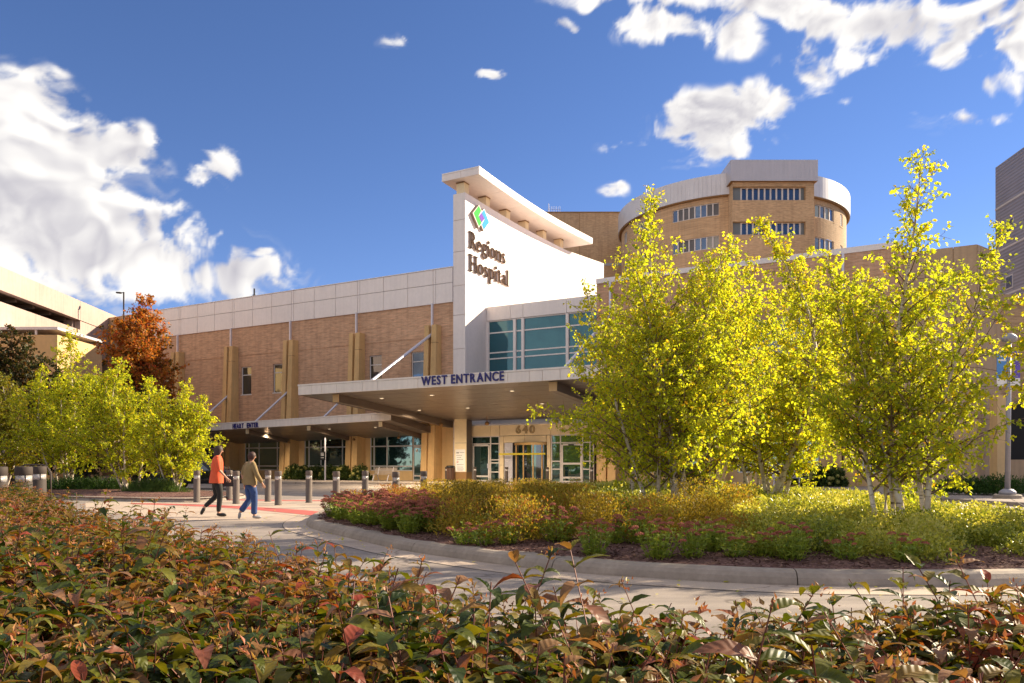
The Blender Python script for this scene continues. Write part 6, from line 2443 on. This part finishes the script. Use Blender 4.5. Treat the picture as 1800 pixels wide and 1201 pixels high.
def leaf_marks(me, seg, reps):
    """rib phase and distance from the midrib, for the leaf's ribbed relief"""
    rib = np.repeat(np.linspace(0, 1, seg + 1), 3) - np.tile([.16, 0, .16], seg + 1)
    mid = np.tile([1.0, 0, 1.0], seg + 1)
    for nm, v in (('rib', rib), ('mid', mid)):
        at_ = me.attributes.new(nm, 'FLOAT', 'POINT')
        at_.data.foreach_set('value', np.tile(v, reps).astype(np.float32))


TMP = [leaf_template(6, dr_, fo_, .12, i) for i, (dr_, fo_) in enumerate(((.9, .40), (1.3, .35), (1.6, .45), (2.1, .35), (.6, .6), (1.4, .65), (1.1, .25), (2.4, .5)))]
TMPL = [leaf_template(3, dr_, fo_, .0, i) for i, (dr_, fo_) in enumerate(((.9, .40), (1.3, .35), (1.6, .45), (2.1, .35), (.6, .6), (1.4, .65), (1.1, .25), (2.4, .5)))]
hb_x = np.array([-14, -9.0, -6.2, -4.1, -2.4, -1.5, -.8, -.25, .19, .6, 1.0, 1.75, 3.2, 5.0])
hb_y = np.array([21, 14.4, 10.4, 7.6, 5.4, 4.45, 3.65, 2.95, 2.50, 2.48, 2.62, 2.75, 3.1, 3.6])
rng = np.random.default_rng(17)
n = 52000
x = rng.uniform(-10, 4.5, n)
y = .95 + rng.uniform(0, 1, n) * 14
ok = (y < np.interp(x, hb_x, hb_y) + rng.normal(0, .07, n)) & (np.abs(x) < .69 * y + 1.3)
x, y = x[ok], y[ok]
dens = np.clip(3.2 / y, .28, 1.0)
ok = rng.uniform(0, 1, len(x)) < dens
x, y = x[ok][:3700], y[ok][:3700]
nsh = len(x)
hgt = .79 + .06 * np.clip((x - .3) / .9, 0, 1) + .02 * np.clip((-1.2 - x) / 1.0, 0, 1) + .10 * fbm(np.stack([x * .9, y * .9, np.zeros(nsh)], 1), 3, .5, seed=33) + rng.normal(0, .035, nsh)
hgt += np.where(rng.uniform(0, 1, nsh) < .09, rng.uniform(.05, .17, nsh), 0)
near_edge = np.interp(x, hb_x, hb_y) - y
hgt -= np.clip(.35 - near_edge, 0, .35) * .25
hue = fbm(np.stack([x * 1.6, y * 1.6, np.ones(nsh)], 1), 3, .5, seed=44)
LPs, LA, LN, LLn, LTi, LTm = [], [], [], [], [], []
ST0, ST1, BUD = [], [], []
for i in range(nsh):
    lean = rng.normal(0, .13, 2)
    hh_ = hgt[i]
    L0 = .42
    foot = np.array([x[i], y[i], hh_ - L0])
    tip = np.array([x[i] + lean[0], y[i] + lean[1], hh_ + rng.uniform(-.02, .05)])
    ST0.append(foot)
    ST1.append(tip)
    far_ = y[i] > 6
    npair = 9 if not far_ else 6
    a0_ = rng.uniform(0, math.pi)
    sh_t = np.clip(.38 + .28 * hue[i] + rng.normal(0, .13), 0, 1)
    for k in range(npair):
        f = (k + .5) / npair
        pos = foot + (tip - foot) * (.10 + .90 * f)
        for s_ in (0, 1):
            a = a0_ + k * math.pi / 2 + s_ * math.pi + rng.normal(0, .25)
            upw = .28 + .70 * f ** 3 + rng.normal(0, .22)
            LPs.append(pos)
            LA.append((math.cos(a), math.sin(a), upw))
            LN.append((-math.cos(a) * upw + rng.normal(0, .25), -math.sin(a) * upw + rng.normal(0, .25), 1.0))
            LLn.append((.152 if not far_ else .16) * rng.uniform(.5, 1.12) * (1.0 - .50 * f ** 4))
            r1 = rng.uniform()
            LTi.append(np.clip(sh_t + rng.normal(0, .15) + (.30 if r1 < .16 else 0) + (.25 if r1 < .05 else 0), 0, .95))
            LTm.append(rng.integers(0, 8))
    if rng.uniform() < .40:
        BUD.append(tip)
# lower filler leaves in the hedge's inside
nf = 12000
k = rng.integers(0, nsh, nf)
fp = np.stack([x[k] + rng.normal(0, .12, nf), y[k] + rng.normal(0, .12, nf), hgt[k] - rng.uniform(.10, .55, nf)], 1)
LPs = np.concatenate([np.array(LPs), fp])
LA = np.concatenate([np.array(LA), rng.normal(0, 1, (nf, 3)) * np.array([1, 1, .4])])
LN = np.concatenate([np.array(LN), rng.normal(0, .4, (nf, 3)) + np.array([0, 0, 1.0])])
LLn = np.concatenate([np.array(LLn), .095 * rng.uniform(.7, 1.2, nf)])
LTi = np.concatenate([np.array(LTi), np.clip(rng.normal(.18, .15, nf), 0, 1)])  # darker tint: shade of the hedge's inside put into the leaf colour
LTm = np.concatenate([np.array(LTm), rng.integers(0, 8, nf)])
LA = unit(LA)
LB = unit(np.cross(LN, LA))
LN = np.cross(LA, LB)
wide = LLn * rng.uniform(.85, 1.25, len(LLn))

hedge = thing('hedge', 'low hedge of green, bronze and red pointed leaves across the foreground', 'hedge', (0, 0, 0))
# the leaves that show largest become parts of their own
dist = np.linalg.norm(LPs - np.array([0, 0, CZ]), axis=1)
pxs = PX + F * LPs[:, 0] / LPs[:, 1]
pys = HY + F * (CZ - LPs[:, 2]) / LPs[:, 1]
tops = np.interp(np.arange(len(LPs)), [0, len(LPs)], [0, 0])
inside = (pxs > 20) & (pxs < 1780) & (pys < 1190) & (LPs[:, 1] > .9)
n_sh = len(LPs) - nf
isfill = np.arange(len(LPs)) >= n_sh
hloc = np.interp(LPs[:, 0], hb_x, hb_y) * 0 + .77
score = np.where(inside & ~isfill & (LPs[:, 2] > .66), LLn / dist, 0)
big = np.argsort(-score)[:300]
single = np.zeros(len(LPs), bool)
single[big] = True
tm_mesh = [np_mesh('leaf', v, t_, M['hedge1'], None, True) for v, t_ in TMP]
for me in tm_mesh:
    leaf_marks(me, 6, 1)
for i in big:
    m4 = Matrix(((LA[i][0] * LLn[i], LB[i][0] * wide[i], LN[i][0] * LLn[i], LPs[i][0]), (LA[i][1] * LLn[i], LB[i][1] * wide[i], LN[i][1] * LLn[i], LPs[i][1]), (LA[i][2] * LLn[i], LB[i][2] * wide[i], LN[i][2] * LLn[i], LPs[i][2]), (0, 0, 0, 1)))
    o = bpy.data.objects.new('leaf', tm_mesh[LTm[i]])
    COL.objects.link(o)
    o.parent = hedge
    o.matrix_world = m4
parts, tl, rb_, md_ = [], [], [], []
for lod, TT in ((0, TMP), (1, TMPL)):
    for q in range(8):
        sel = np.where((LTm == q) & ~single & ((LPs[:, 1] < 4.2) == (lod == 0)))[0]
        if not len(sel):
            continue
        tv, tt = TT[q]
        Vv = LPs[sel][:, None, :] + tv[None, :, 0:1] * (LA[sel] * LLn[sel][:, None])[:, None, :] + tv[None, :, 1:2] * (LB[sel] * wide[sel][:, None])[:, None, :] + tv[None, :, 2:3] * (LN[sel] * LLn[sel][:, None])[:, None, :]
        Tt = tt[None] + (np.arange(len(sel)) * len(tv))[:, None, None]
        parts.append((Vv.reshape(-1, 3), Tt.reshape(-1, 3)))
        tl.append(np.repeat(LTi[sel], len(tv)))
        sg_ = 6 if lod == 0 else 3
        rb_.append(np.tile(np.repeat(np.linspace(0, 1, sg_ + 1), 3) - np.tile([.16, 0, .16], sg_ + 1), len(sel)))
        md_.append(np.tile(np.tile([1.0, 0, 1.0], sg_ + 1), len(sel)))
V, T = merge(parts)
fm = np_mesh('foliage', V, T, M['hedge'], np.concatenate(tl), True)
for nm, v in (('rib', rb_), ('mid', md_)):
    at_ = fm.attributes.new(nm, 'FLOAT', 'POINT')
    at_.data.foreach_set('value', np.concatenate(v).astype(np.float32))
o = bpy.data.objects.new('foliage', fm)
COL.objects.link(o)
o.parent = hedge
tag(o, kind='stuff')
S0, S1 = np.array(ST0), np.array(ST1)
low = S0.copy()
low[:, 2] = .02
sV, sT = merge([thin_sticks(S0, S1 - S0, np.linalg.norm(S1 - S0, axis=1), .0032, .0018), thin_sticks(low, S0 - low, np.linalg.norm(S0 - low, axis=1), .005, .0032)])
o = bpy.data.objects.new('stems', np_mesh('stems', sV, sT, M['stem']))
COL.objects.link(o)
o.parent = hedge
tag(o, kind='stuff')
Bp = np.array(BUD)
nb2 = 9
Pb = np.repeat(Bp, nb2, 0) + rng.normal(0, .012, (len(Bp) * nb2, 3))
Ab = rng.normal(0, .55, Pb.shape) + np.array([0, 0, .8])
LL = rng.uniform(.010, .024, len(Pb))
V, T = leaf_arrays(Pb, Ab, rng.normal(0, 1, Pb.shape), LL, LL * .42, .2, .2)
o = bpy.data.objects.new('buds', np_mesh('buds', V, T, M['bud'], np.repeat(rng.uniform(0, 1, len(Pb)), 4)))
COL.objects.link(o)
o.parent = hedge
tag(o, kind='stuff')
# bed soil under the hedge
hp = [(a, b + .15) for a, b in zip(hb_x, hb_y)]
sheet('hedge_bed', [(-14, -6), (5, -6)] + hp[::-1], .012, M['mulch'])
